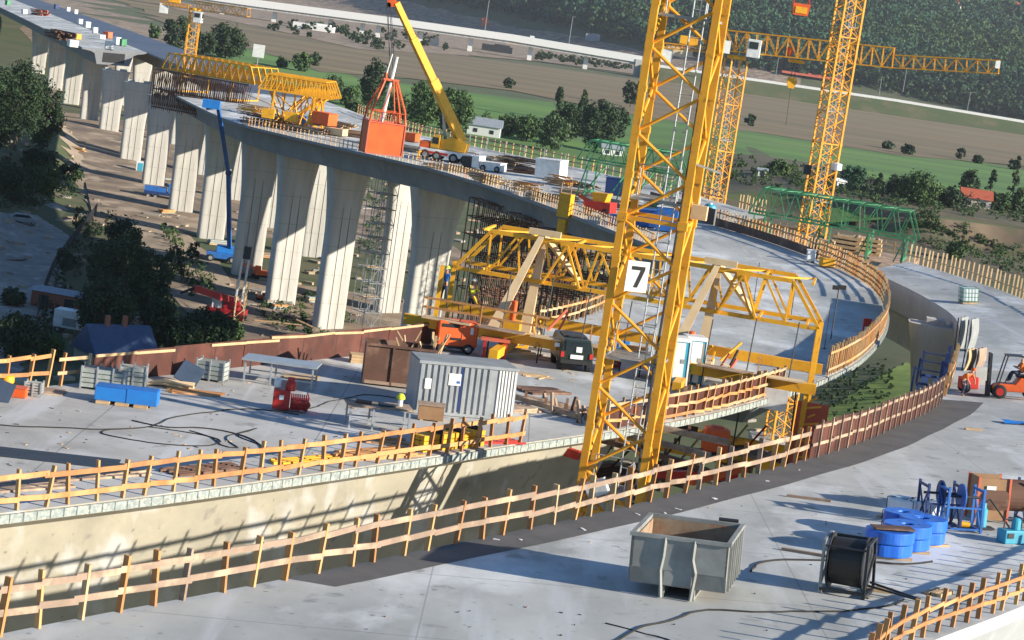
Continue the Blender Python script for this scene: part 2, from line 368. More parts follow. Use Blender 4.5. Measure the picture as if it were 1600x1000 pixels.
# closed girder end; a dark sheet stands in for the shaded hollow
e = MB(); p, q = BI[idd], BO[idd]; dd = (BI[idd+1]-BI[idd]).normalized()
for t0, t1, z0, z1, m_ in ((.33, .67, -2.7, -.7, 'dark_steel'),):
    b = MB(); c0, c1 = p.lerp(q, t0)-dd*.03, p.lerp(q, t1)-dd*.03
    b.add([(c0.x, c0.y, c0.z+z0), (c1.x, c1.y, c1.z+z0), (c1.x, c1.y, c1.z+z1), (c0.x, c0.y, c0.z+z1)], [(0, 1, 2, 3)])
    b.build('box_hollow_shade', m_, rb4, world=True)
# parallel carriageway behind
def offs(i, d):
    t = (BO[min(i+1, len(BO)-1)]-BO[max(i-1, 0)]); t.z = 0; t.normalize(); return BO[i]+Vector((t.y, -t.x, 0))*d
ie = min(range(len(BO)), key=lambda i: abs(BO[i].y-222) if i > 60 else 9e9)
CI = smooth_line([offs(i, .35) for i in range(ie, len(BO))]); CO = smooth_line([offs(i, 13.6)+Vector((0, 0, .4)) for i in range(ie, len(BO))])
ig = min(range(len(CI)), key=lambda i: abs(CI[i].y-350))
rc = thing('bridge_deck', 'second bridge deck running behind the curved one, by the white site cabin', 'bridge deck', CI[0].lerp(CO[0], .5), group='bridge decks under construction')
sweep(CI[:ig+1], CO[:ig+1], PROF, 'box_girder', 'girder_concrete_shaded', rc, 'deck_concrete')
rc2 = thing('bridge_deck', 'far bridge deck with dark blue fresh surfacing running off top left', 'bridge deck', CI[ig].lerp(CO[ig], .5), group='bridge decks under construction')
sweep(CI[ig:], CO[ig:], PROF, 'box_girder', 'girder_concrete_shaded', rc2, 'asphalt_new')

# ---------------- terrain ----------------
def sstep(a, b, x): x = max(0, min(1, (x-a)/(b-a))); return x*x*(3-2*x)
def gz(x, y):
    z = 0
    edge = 505-.05*x+9*math.sin(x*.045)+4*math.sin(x*.13)
    z += 6*sstep(edge-4, edge+3, y)*sstep(20, 70, x)
    z += 6*sstep(560, 900, y)*(1-sstep(20, 70, x))
    lift = 1900-.12*x if x > -400 else 1948
    if x < 900: lift += 500*sstep(200, -350, x)
    if y > lift: z += (y-lift)*.16*sstep(lift, lift+250, y)+14*math.sin(x*.006+1)*sstep(lift, lift+500, y)
    z -= (3.2*sstep(310, 262, y)+1.9*sstep(520, 420, y))*sstep(60, 30, x)*sstep(60, 120, y)
    # ravine under the curve on the right and hummocks at left
    z += 1.2*math.sin(x*.05+y*.03)*sstep(240, 320, y)*sstep(470, 400, y)*sstep(40, 80, x)
    # spoil slope on the far left
    z += 9*sstep(-66, -92, x+.12*(y-300))*sstep(160, 220, y)*sstep(470, 420, y)
    return z
def grid(name, xs, ys, m, dz=0, fn=gz, kind='structure', **k):
    b = MB()
    for y in ys:
        for x in xs: b.v.append((x, y, fn(x, y)+dz))
    W = len(xs)
    b.f = [(j*W+i, j*W+i+1, (j+1)*W+i+1, (j+1)*W+i) for j in range(len(ys)-1) for i in range(W-1)]
    o = b.build(name, m, smooth=True); o['kind'] = kind; return o
def lin(a, b, n): return [a+(b-a)*i/(n-1) for i in range(n)]
xs = lin(-2500, -420, 22)[:-1]+lin(-420, -150, 28)[:-1]+lin(-150, 330, 190)[:-1]+lin(330, 2600, 60)
ys = lin(-120, 100, 8)[:-1]+lin(100, 470, 80)[:-1]+lin(470, 540, 50)[:-1]+lin(540, 1800, 50)[:-1]+lin(1800, 3500, 50)
grid('ground', xs, ys, 'meadow')
def patch(name, px, m, dz, fn=gz, zg=0, n=26, flat=None):
    """a polygon (in survey pixels, on the ground level zg) laid on the terrain as a fine sheet"""
    P = [at(x, y, zg) for x, y in px]; return patch_xy(name, [(p.x, p.y) for p in P], m, dz, fn, n)
def patch_xy(name, poly, m, dz, fn=gz, n=26):
    import mathutils
    x0, x1 = min(p[0] for p in poly), max(p[0] for p in poly); y0, y1 = min(p[1] for p in poly), max(p[1] for p in poly)
    pts = [Vector(p[:2]) for p in poly]; N = len(pts); edges = [(i, (i+1) % N) for i in range(N)]
    # densify border
    bp = []
    for i in range(N):
        a, b = pts[i], pts[(i+1) % N]; k = max(1, int((b-a).length/max(1, (x1-x0)/n)))
        for j in range(k):
            q = a.lerp(b, j/k); w_ = (b-a).length*.012
            bp.append(q+Vector((random.uniform(-w_, w_), random.uniform(-w_, w_))) if j else q)
    N = len(bp); edges = [(i, (i+1) % N) for i in range(N)]
    inner = []
    def inside(q):
        c = False; j = N-1
        for i in range(N):
            if (bp[i].y > q.y) != (bp[j].y > q.y) and q.x < (bp[j].x-bp[i].x)*(q.y-bp[i].y)/(bp[j].y-bp[i].y)+bp[i].x: c = not c
            j = i
        return c
    for i in range(1, n):
        for j in range(1, n):
            q = Vector((x0+(x1-x0)*i/n, y0+(y1-y0)*j/n))
            if inside(q): inner.append(q)
    v, e_, f_, *_ = mathutils.geometry.delaunay_2d_cdt(bp+inner, edges, [], 1, 1e-4)
    b = MB(); b.v = [(q.x, q.y, fn(q.x, q.y)+dz) for q in v]; b.f = [tuple(f) for f in f_]
    o = b.build(name, m, smooth=True); o['kind'] = 'structure'; return o
# building site soil under the long viaduct
patch('construction_ground', [(560,640),(380,500),(290,420),(230,380),(150,330),(130,250),(60,200),(60,150),(110,120),(0,20),(-60,-60),(-10,-75),(260,70),(420,180),(560,270),(760,400),(980,560),(700,700)], 'earth', .06)
patch('haul_track', [(500,560),(400,490),(330,440),(250,385),(140,300),(75,190),(120,180),(190,260),(270,330),(350,390),(470,470),(600,560)], 'track', .11)
patch('dirt_road', [(-20,330),(60,320),(110,345),(100,400),(70,450),(30,520),(-40,560),(-30,420)], 'spoil', .10)
# fields
patch('green_field', [(330,80),(360,60),(560,118),(640,128),(800,150),(960,170),(1200,190),(1620,270),(1620,330),(1400,330),(1150,290),(900,260),(700,240),(560,190),(430,140)], 'field_green', .12, zg=6)
patch('brown_field', [(150,-20),(210,-12),(420,30),(700,85),(1000,125),(1200,145),(1620,215),(1620,262),(1400,243),(1200,210),(1000,180),(800,142),(640,122),(500,108),(400,80),(240,30)], 'field_brown', .24, zg=6)
patch('heath_strip', [(1130,240),(1280,262),(1420,300),(1620,340),(1620,395),(1480,400),(1380,370),(1280,330),(1120,300)], 'heath', .16, zg=5)
patch_xy('gap_floor', [(-45, 28), (-10, 28), (14, 66), (28, 92), (22, 104), (0, 92), (-22, 62)], 'spoil', .05)
patch('bright_grass', [(1250,610),(1300,590),(1420,560),(1480,620),(1400,700),(1230,720)], 'grass_sun_toned', .06)
def cl(x, y):
    return gz(x, y)
patch_xy('soil_cliff', [(x, 505-.05*x+9*math.sin(x*.045)+4*math.sin(x*.13)-5.5-6*abs(math.sin(x*.07))) for x in range(62, 200, 3)]+[(x, 505-.05*x+9*math.sin(x*.045)+4*math.sin(x*.13)+2.2) for x in range(199, 60, -3)], 'cliff', .08, n=60)
# ---------------- piers ----------------
def pier(loc, top, tdir, label, group, W0=4.0, W1=6.0, T=1.8, flare=9., mtop=True):
    H = top-loc[2]; rz = math.degrees(math.atan2(tdir.y, tdir.x))
    t = thing('bridge_pier', label, 'bridge pier', loc, rz, group)
    b = MB(); n = 28; lv = [-.5, 0]+[H-flare+flare*k/8 for k in range(9)]
    for z in lv:
        k = max(0, (z-(H-flare))/flare); wd = (W0+(W1-W0)*k**1.7)/2; th = T/2+.25*k**2; c = .7
        for i in range(n):
            a_ = 2*math.pi*i/n; ca, sa = math.cos(a_), math.sin(a_)
            x = wd*math.copysign(abs(ca)**.32, ca); y = th*math.copysign(abs(sa)**.42, sa); b.v.append((x, y, z))
    for j in range(len(lv)-1):
        for i in range(n): b.f.append((j*n+i, j*n+(i+1) % n, (j+1)*n+(i+1) % n, (j+1)*n+i))
    b.f.append(tuple(range((len(lv)-1)*n, len(lv)*n)))
    b.build('shaft', 'pier_concrete', t)
    for x0 in (-.6, .5):
        g = MB()
        g.bar((x0, -(T/2+.012), 0), (x0, -(T/2+.012), H-flare*.55), .08, .05)
        g.build('groove', 'groove', t)
    if mtop:
        for x0 in (-W1*.27, W1*.27): MB().box((x0, 0, H+.15), (1.3, 1.3, .5)).build('bearing_block', 'pier_concrete', t)
    return t
def centre(I, O): return [p.lerp(q, .5) for p, q in zip(I, O)]
CB, CC = centre(BI, BO), centre(CI, CO)
def station(C, px, lo=200, hi=1200, zb=0):
    best = min((i for i in range(1, len(C)-1) if lo < C[i].y < hi), key=lambda i: abs(proj((C[i].x, C[i].y, zb))[0]-px))
    d = (C[best+1]-C[best-1]).normalized(); return C[best], Vector((d.y, -d.x, 0)).normalized(), best
ORD = ['first', 'second', 'third', 'fourth', 'fifth', 'sixth', 'seventh', 'eighth', 'ninth', 'tenth', 'eleventh', 'twelfth', 'thirteenth']
near_px = [655, 522, 447, 390, 332, 284, 241, 203, 168, 138, 110, 84, 58]
for k, px in enumerate(near_px):
    c, t, i = station(CB, px, 190)
    z0 = gz(c.x, c.y)-.1
    bare = False
    if 6 <= k <= 9: lab = '%s of the four bare topped concrete piers, counted from the nearest' % ORD[k-6]; bare = True
    elif k < 6: lab = 'flared concrete pier, %s from the right along the near row' % ORD[k]
    else: lab = 'flared pier under the far left deck stub, %s past the open box end' % ORD[k-10]
    pier((c.x, c.y, z0), c.z-3.2 if not bare else c.z-3.9, t, lab, 'piers of the near row', W0=4.8 if k == 0 else 4.0, W1=7.6 if k == 0 else 5.9)
for k, px in enumerate([612, 490, 428, 371, 322, 277, 243, 213, 185]):
    c, t, i = station(CC, px, 222)
    pier((c.x, c.y, gz(c.x, c.y)-.1), c.z-3.2, t, 'sunlit pier of the back row, %s from the right behind the near row' % ORD[k], 'piers of the back row', W0=3.5, W1=5.0)
CA = centre(AI, AO)
c = CA[idx(AI, 141)]
pier((30.9, 148, 0), c.z-1.4, Vector((.99, -.12, 0)), 'dark pier under the right hand deck above the bright grass', 'piers of the near row', W0=5.4, W1=8.0, T=2.4)
c = CA[idx(AI, 100)]; pier((c.x, c.y, 0), c.z-4.2, Vector((.9, -.4, 0)), 'pier under the nearest deck, hidden below the forklift', 'piers of the near row')
for y in (58, 104):
    c = CB[idx(CB, y)]; pier((c.x, c.y, gz(c.x, c.y)-.1), c.z-4.7, Vector((.8, -.6, 0)), 'pier under the %s deck' % ('container' if y < 80 else 'traveller'), 'piers of the near row')

# ---------------- railings and panel walls ----------------
def along(P, i0, i1, off, O=None):
    """points of an edge line moved `off` metres inwards (towards the other edge O)"""
    out = []
    for i in range(i0, i1+1):
        d = (O[i]-P[i]).normalized(); out.append(P[i]+d*off)
    return out
def pick(m):
    return random.choice({'timber': ['timber', 'timber', 'timber_dark', 'timber_light'], 'timber_grey': ['timber_grey', 'timber_grey', 'timber', 'timber_pale']}.get(m, [m]))
def railing(label, pts, step, H, m='timber', m2=None, rails=(.5, 1.0), pw=.11, rw=.13, lean=4, group='timber edge railings', back=None, overhang=.14, name='timber_railing', jit=.17, rm=None, zoff=0):
    pts = [p+Vector((0, 0, zoff)) for p in pts]
    base = resample(pts, step); c = base[len(base)//2]
    t = thing(name, label, 'railing', base[0]); m2 = m2 or m; t['group'] = group
    stuff = MB() if len(base) > 100 else None
    fr = []
    for i, p in enumerate(base):
        d = (base[min(i+1, len(base)-1)]-base[max(i-1, 0)]).normalized(); q = p+d*random.uniform(-jit, jit)*step
        ax = Vector((random.uniform(-1, 1), random.uniform(-1, 1), 0))*math.sin(R(lean)); h = H*random.uniform(.94, 1.06)+overhang
        b = stuff if (stuff is not None and i >= 100) else MB()
        b.bar(q-Vector((0, 0, .05)), q+Vector((0, 0, h))+ax*h*.6+d*ax.x*h, pw*random.uniform(.85, 1.15), .07, up=d)
        if b is not stuff: b.build('post', pick(m if random.random() < .7 else m2), t, world=True)
        fr.append((p, d))
    if stuff is not None and stuff.v: o = stuff.build('post', m, t, world=True); o['kind'] = 'stuff'
    seg = max(2, int(4/step))
    for z in rails:
        j = 0
        while j < len(base)-1:
            k = min(j+seg, len(base)-1); b = MB(); side = Vector((fr[j][1].y, -fr[j][1].x, 0))*.06
            dz0, dz1 = random.uniform(-.05, .05), random.uniform(-.05, .05)
            for a_ in range(j, k):
                b.bar(base[a_]+side+Vector((0, 0, z+dz0))-fr[a_][1]*(.15 if a_ == j else 0), base[a_+1]+side+Vector((0, 0, z+dz1)), .035, rw)
            b.build('rail', rm or pick(random.choice([m, m2])), t, world=True); j = k
    if back:
        b = MB(); 
        for a_ in range(len(base)-1):
            s_ = Vector((fr[a_][1].y, -fr[a_][1].x, 0))*(-.07)
            b.bar(base[a_]+s_+Vector((0, 0, back[1]/2)), base[a_+1]+s_+Vector((0, 0, back[1]/2)), .025, back[1]-.05)
        b.build('backing_panel', back[0], t, world=True)
    return t
def ply_wall(label, pts, H, m='ply_brown', rail='timber_pale', step=2.5, rails=(1,), top_posts=False, group='brown plywood screens'):
    base = resample(pts, step); t = thing('plywood_screen', label, 'plywood screen', base[0], group=group)
    for a_, b_ in zip(base, base[1:]):
        h = H*random.uniform(.96, 1.03); d = (b_-a_).normalized(); s_ = Vector((d.y, -d.x, 0))
        b = MB().bar(a_+s_*random.uniform(0, .04)+Vector((0, 0, h/2)), b_+s_*random.uniform(0, .04)+Vector((0, 0, h/2)), .03, h)
        b.build('panel', m, t, world=True)
        if random.random() < .92:
            for rz_ in rails:
                z = H*rz_-.1
                MB().bar(a_+s_*.09+Vector((0, 0, z+random.uniform(-.05, .05))), b_+s_*.09+Vector((0, 0, z+random.uniform(-.05, .05))), .04, .11).build('rail', rail, t, world=True)
        if top_posts:
            for k in range(2):
                c = a_.lerp(b_, (k+.5)/2); MB().bar(c+s_*.14, c+s_*.14+Vector((0, 0, H+.14)), .07, .06, up=d).build('post', 'timber_grey', t, world=True)
    return t
def px_i(P, px, lo=0, hi=None):
    hi = hi or len(P); return min(range(lo, hi), key=lambda i: abs(proj(P[i])[0]-px))
iA = lambda px: px_i(AI, px, idx(AI, 25), idx(AI, 108))
railing('long timber railing with weathered grey rails along the inner edge of the nearest deck',
        along(AI, idx(AI, 36), iA(1252), .10, AO), 1.14, 1.08, 'timber', 'timber_grey', rails=(.48, .98), rm='timber_grey', pw=.15, rw=.15)
ply_wall('low brown plywood screen with two pale rails between the grey railing and the forklift',
         along(AI, iA(1255), iA(1470), .06, AO), 1.25, rails=(1, .5), rail='timber_grey', top_posts=True)
ja = min(range(len(AO_raw)), key=lambda i: abs(AO_raw[i].y-42)); jb = min(range(len(AO_raw)), key=lambda i: abs(AO_raw[i].y-75))
railing('orange timber railing at bottom right corner, outer edge of the nearest deck', [p+Vector((-.25, .1, 0)) for p in AO_raw[ja:jb]], .8, .80, 'timber', 'timber_dark', rails=(.35, .68), pw=.11, rw=.10, overhang=.22)
jc = min(range(len(AO_raw)), key=lambda i: abs(AO_raw[i].y-142))
railing('bare pale fence stakes on the far outer edge of the right hand deck', AO_raw[jc:], .95, 1.3, 'timber_pale', 'timber_pale', rails=(.6,), pw=.12, group='pale stake fences', rw=.06)
n_ = len(AI)
railing('short dense run of pale stakes between the brown screen and the curved shutter panels', along(AI, iA(1472), idx(AI, 116), .1, AO), .7, 1.5, 'timber_pale', 'timber', rails=(.5, 1.1), group='pale stake fences')
# middle deck, outer edge
iB = lambda px: px_i(BO, px, 0, idx(BO, 112))
railing('bright orange timber railing along the near edge of the deck carrying the container', along(BO, idx(BO, 44), iB(826), .12, BI), 1.02, 1.1, 'timber', 'timber', rails=(.35, 1.02), pw=.13, rw=.16)
railing('timber railing backed with brown plywood below the two portable toilets', along(BO, iB(1032), iB(1228), .12, BI), .95, 1.2, 'timber', 'timber_pale', rails=(.15, .62, 1.12), pw=.14, back=('ply_brown', 1.15))
railing('short timber railing standing behind the numbered crane mast', along(BO, iB(940), iB(1028), .12, BI), 1.0, 1.15, 'timber', 'timber_grey', rails=(.4, 1.05), back=('ply_brown', .9))
k0, k1 = idx(BO, 112), idx(BO, 152)
railing('tall pale boarded railing on the outside of the big deck curve', along(BO, k0, k1, .1, BI), .5, 1.45, 'timber_pale', 'timber', rails=(.3, 1.2), back=('timber_pale', 1.2), pw=.10, lean=1.5)
k2 = min(range(k1, len(BO)), key=lambda i: abs(BO[i].y-181))
railing('orange slatted railing bending round the far side of the deck curve', along(BO, k1, k2, .1, BI), .62, 1.5, 'timber', 'timber_pale', rails=(.2, .55, .9, 1.4), pw=.12)
k3 = min(range(k2, len(BO)), key=lambda i: abs(BO[i].y-204))
railing('far timber railing leading back from the curve to the teal tank', along(BO, k2, k3, .1, BI), .7, 1.5, 'timber', 'timber_pale', rails=(.5, 1.3), back=('rust_box', .8), pw=.10)
k4 = min(range(k3, len(BO)), key=lambda i: abs(BO[i].y-222))
ply_wall('dark brown plywood screen on the deck left of the teal tank', along(BO, k3, k4, .1, BI), 1.5, step=3)
# inner edge of the far piece
q0 = min((i for i in range(len(BI)) if BI[i].y > 180), key=lambda i: abs(proj(BI[i])[0]-962)); q1 = min((i for i in range(len(BI)) if BI[i].y > 200), key=lambda i: abs(proj(BI[i])[0]-700))
q2 = min((i for i in range(len(BI)) if BI[i].y > 200), key=lambda i: abs(proj(BI[i])[0]-380))
railing('railing of small pale posts below the red and yellow pump wagon', along(BI, q0-6, q1, .15, BO), .8, 1.0, 'timber_pale', 'timber_grey', rails=(.5, .95), pw=.1, rw=.08)
railing('railing on the inner deck edge left of the hanging orange cage', along(BI, q1+1, q2, .15, BO), 1.0, 1.0, 'timber_grey', 'timber_pale', rails=(.5, .95), pw=.1, rw=.08)
r0 = min((i for i in range(len(BI)) if BI[i].y > 110), key=lambda i: abs(BI[i].y-118)); r1 = min((i for i in range(len(BI)) if BI[i].y > 110), key=lambda i: abs(BI[i].y-146))
railing('timber railing on the inner deck edge behind the yellow traveller', along(BI, r0, r1, .15, BO), .9, 1.15, 'timber', 'timber_pale', rails=(.5, 1.0))
h0 = min(range(len(CO)), key=lambda i: abs(CO[i].y-236)); h1 = min(range(len(CO)), key=lambda i: abs(CO[i].y-330))
railing('far railing of grey posts along the back edge of the second deck', [CO[i]+(CI[i]-CO[i]).normalized()*.2 for i in range(h0, h1)], 1.4, 1.3, 'timber_grey', 'timber_pale', rails=(.6, 1.2))
railing('short run of pale pickets on the second deck by the site cabin', [CO[i]+(CI[i]-CO[i]).normalized()*.2 for i in range(0, h0-1)], .8, 1.4, 'timber_pale', 'timber', rails=(.7,), group='pale stake fences')
# inner edge of the near left piece
jI = lambda px: px_i(BI, px, 0, idx(BI, 112))
railing('orange timber railing at the left frame edge behind the yellow helmet coloured barrel', along(BI, idx(BI, 68), jI(88), .15, BO), 1.05, 1.25, 'timber', 'timber', rails=(.6, 1.2), pw=.15, rw=.15)
railing('two bay timber railing between the grey crates and the left railing', along(BI, jI(92), jI(150), .15, BO), 1.5, 1.1, 'timber', 'timber_pale', rails=(.55, 1.1), pw=.12)
ply_wall('long dark red brown plywood screen behind the grey crates and the blue roofed house', along(BI, jI(152), jI(470), .12, BO), 1.15, step=2.4)
ply_wall('dark red brown plywood screen running up behind the brown container', along(BI, jI(422), jI(672), .12, BO), 1.25, step=2.4)
# formwork strips under the edge
def strip(label_parent, P, Q, i0, i1, m='teal_strip'):
    b = MB()
    for i in range(i0, i1):
        d0 = (P[i]-Q[i]).normalized()*.06; d1 = (P[i+1]-Q[i+1]).normalized()*.06
        b.bar(P[i]+d0-Vector((0, 0, .17)), P[i+1]+d1-Vector((0, 0, .17)), .10, .26)
        for k in range(4):
            c = (P[i]+d0).lerp(P[i+1]+d1, k/4); b.bar(c+d0*.8-Vector((0, 0, .02)), c+d0*.8-Vector((0, 0, .30)), .05, .05)
    b.build('edge_formwork', m, label_parent, world=True)
strip(rb, BO, BI, idx(BO, 40), ia)
strip(rb2, BO, BI, ia, ib); strip(rb3, BO, BI, ib, idx(BO, 150))

# ---------------- scaffolds ----------------
def scaffold(label, loc, nx, ny, nz, s=(2., 2., 2.), rz=0, m='dark_steel', m2='timber_pale', r=.05, group='scaffold towers'):
    t = thing('scaffold_tower', label, 'scaffold', loc, rz, group); X, Y, Z = nx*s[0], ny*s[1], nz*s[2]
    for i in range(nx+1):
        b = MB()
        for j in range(ny+1): b.tube((i*s[0]-X/2, j*s[1]-Y/2, 0), (i*s[0]-X/2, j*s[1]-Y/2, Z), r, 4)
        b.build('upright', m, t)
    for k in range(1, nz+1):
        b = MB(); z = k*s[2]
        for j in range(ny+1): b.tube((-X/2, j*s[1]-Y/2, z), (X/2, j*s[1]-Y/2, z), r*.8, 4)
        for i in range(nx+1): b.tube((i*s[0]-X/2, -Y/2, z), (i*s[0]-X/2, Y/2, z), r*.8, 4)
        for i in range(nx):
            f = (i+k) % 2; b.tube(((i+f)*s[0]-X/2, -Y/2, z-s[2]), ((i+1-f)*s[0]-X/2, -Y/2, z), r*.7, 4)
        b.build('ledger', m, t)
        if k % 2 == 0 and m2: MB().box((0, 0, z+.06), (X*.9, Y*.4, .06)).build('walk_board', m2, t)
    return t
c, t_, i = station(CB, 590, 190)
scaffold('slim grey stair scaffold between the two nearest flared piers', (c.x-1, c.y-1, -2.2), 2, 2, 11, (1.3, 1.3, 1.8), 40, 'galv', 'timber_pale', .06)
for k, (px, lab) in enumerate(((790, 'brown falsework scaffold under the curved deck, left of the yellow truss top'), (850, 'brown falsework scaffold behind the left cream leg of the yellow traveller'), (905, 'brown falsework scaffold next to the numbered crane mast'))):
    c, t_, i = station(CB, px, 170, 260)
    scaffold(lab, (c.x-2, c.y, -2.2), 6, 4, 10, (1.1, 1.6, 1.95), math.degrees(math.atan2(t_.y, t_.x)), 'rebar', 'timber_grey', .07, group='falsework scaffolds')
# ---------------- lattice helpers ----------------
def lattice_mast(t, base, top, W, rz, bay, leg, brace, m='crane_yellow', frame_every=4, platforms=(), ladder=True, world=True, xb=False):
    """four legs, zigzag bracing on each face, horizontal frames, ladder and grating platforms"""
    H = top-base.z; M = Matrix.Translation(base) @ Matrix.Rotation(R(rz), 4, 'Z'); h = W/2
    C = [(-h, -h), (h, -h), (h, h), (-h, h)]
    P = lambda i, z, k=1.: M @ Vector((C[i % 4][0]*k, C[i % 4][1]*k, z))
    nb = int(H/bay)
    for i in range(4):
        lg = MB().bar(P(i, 0), P(i, H), leg, leg, up=M.to_3x3() @ Vector((0, 1, 0)))
        for k in range(1, nb): lg.box(tuple(P(i, k*bay, .99)), (leg*1.12, leg*1.12, leg*.9), rz=rz)
        lg.build('leg', m, t, world=True)
    for f in range(4):
        b = MB()
        for k in range(nb):
            s_ = (k+f) % 2; a_, c_ = (f, f+1) if s_ else (f+1, f)
            b.tube(P(a_, k*bay), P(c_, (k+1)*bay), brace/2, 6)
            if xb: b.tube(P(c_, k*bay), P(a_, (k+1)*bay), brace*.35, 4)
        b.build('bracing', m, t, world=True)
    b = MB()
    for k in range(0, nb+1, frame_every):
        for f in range(4):
            b.bar(P(f, k*bay), P(f+1, k*bay), brace*1.1, brace*1.1)
        for f in range(4): b.box(tuple(P(f, k*bay)), (leg*1.35, leg*1.35, leg*1.2), rz=rz)
    b.build('joint_frame', m, t, world=True)
    if ladder:
        b = MB(); y = h*.35
        for x in (-.22, .22): b.tube(M @ Vector((x+.25, y, 0)), M @ Vector((x+.25, y, H)), .03, 4)
        for k in range(int(H/.33)): b.tube(M @ Vector((.03, y, k*.33)), M @ Vector((.47, y, k*.33)), .018, 4)
        b.build('ladder', 'galv', t, world=True)
    for z in platforms:
        b = MB()
        for k in range(7): b.add([M @ Vector(q) for q in ((-h*.95, -h*.9+k*.26*h, z), (h*.45, -h*.9+k*.26*h, z), (h*.45, -h*.9+k*.26*h+.2*h, z), (-h*.95, -h*.9+k*.26*h+.2*h, z))], [(0, 1, 2, 3)])
        for x0, y0, x1, y1 in ((-h, -h, h, -h), (h, -h, h, h), (-h, h, h, h), (-h, -h, -h, h)):
            b.bar(M @ Vector((x0*.93, y0*.93, z)), M @ Vector((x1*.93, y1*.93, z)), .05, .09)
        b.build('platform', 'grey_steel', t, world=True)
        b = MB()
        for x, y in ((h*.45, -h*.9), (h*.45, h*.6), (-h*.9, h*.6)): b.tube(M @ Vector((x, y, z)), M @ Vector((x, y, z+1.1)), .025, 4)
        b.path([M @ Vector((h*.45, -h*.9, z+1.1)), M @ Vector((h*.45, h*.6, z+1.1)), M @ Vector((-h*.9, h*.6, z+1.1))], .025, 4)
        b.build('handrail', 'galv', t, world=True)
    return M
def truss(t, p, q, H, W, nb, ch, br, m, up=(0, 0, 1), tri=False, H2=None, alt=False):
    """box truss from p to q (bottom centre line); triangular section when tri"""
    p, q = Vector(p), Vector(q); d = (q-p).normalized(); s_ = d.cross(Vector(up)).normalized(); u = s_.cross(d); H2 = H2 or H
    B = lambda k, sd: p.lerp(q, k/nb)+s_*sd*W/2
    T = lambda k, sd: p.lerp(q, k/nb)+u*(H+(H2-H)*k/nb)+(s_*sd*W/2 if not tri else Vector((0, 0, 0)))
    for sd in (-1, 1): MB().bar(B(0, sd), B(nb, sd), ch, ch).build('bottom_chord', m, t, world=True)
    for sd in ((-1, 1) if not tri else (0,)): MB().bar(T(0, sd), T(nb, sd), ch, ch).build('top_chord', m, t, world=True)
    b = MB()
    for sd in (-1, 1):
        for k in range(nb):
            b.bar(B(k, sd), T(k, sd), br, br) if not tri else None
            if tri: b.bar(B(k, sd), T(k+.5, sd), br, br); b.bar(T(k+.5, sd), B(k+1, sd), br, br)
            elif (k+alt) % 2: b.bar(B(k, sd), T(k+1, sd), br, br)
            else: b.bar(T(k, sd), B(k+1, sd), br, br)
        b.bar(B(nb, sd), T(nb, sd), br, br)
    b.build('web_bracing', m, t, world=True)
    b = MB()
    for k in range(nb+1):
        b.bar(B(k, -1), B(k, 1), br, br)
        if not tri: b.bar(T(k, -1), T(k, 1), br, br)
        if k < nb: b.bar(B(k, -1), B(k+1, 1), br*.8, br*.8)
    b.build('cross_bracing', m, t, world=True)
# ---------------- tower cranes ----------------
# the numbered crane in the gap
c7 = Vector((4.55, 76.5, 0)); rz7 = -12
t = thing('tower_crane', 'largest yellow tower crane mast, carrying a white board with the number 7', 'tower crane', c7, group='yellow tower cranes')
M7 = lattice_mast(t, c7, 47, 2.15, rz7, 1.5, .25, .13, frame_every=7, platforms=(10.6, 21.6, 26.5, 32.2, 38.6))
BR = Matrix.Translation((-.18, -1.45, 29.55)) @ Matrix.Rotation(R(27), 4, 'Z')
pl = MB().box((0, 0, 0), (.80, .05, 1.08)); pl.v = [tuple(BR @ Vector(v)) for v in pl.v]; pl.v = [tuple(M7 @ Vector(v)) for v in pl.v]; pn = pl.build('number_board', 'white_paint', t, world=True)
# the numeral: two strokes, standing 12 mm proud of the board
nm = MB(); nm.prism([(-.23, .36), (.25, .36), (.25, .25), (.05, -.38), (-.09, -.38), (.10, .23), (-.23, .23)], -.042, -.028)
nm.v = [tuple(M7 @ (BR @ Vector(v))) for v in nm.v]; nm.build('numeral', 'rubber', pn, world=True)
b = MB().box((-.45, -1.3, 21.9), (.75, .35, .55), rz=0, ry=-28); b.v = [tuple(M7 @ Vector(v)) for v in b.v]; b.build('switch_cabinet', 'white_paint', t, world=True)
b = MB().box((1.45, -.2, 32.0), (.55, .35, .5)); b.v = [tuple(M7 @ Vector(v)) for v in b.v]; b.build('junction_box', 'cream', t, world=True)
b = MB().box((1.5, -.6, 33.6), (1.0, .8, .06), rz=20, ry=12); b.v = [tuple(M7 @ Vector(v)) for v in b.v]; b.build('outrigger_plate', 'grey_steel', t, world=True)
b = MB().path([M7 @ Vector((.8, -.5, 20)), M7 @ Vector((.75, -.3, 27)), M7 @ Vector((.85, -.45, 34)), M7 @ Vector((.8, -.4, 46))], .05); b.build('power_cable', 'rope', t, world=True)
b = MB().box((c7.x, c7.y, .6), (6, 6, 1.4)); b.build('foundation', 'pier_concrete', t, world=True)
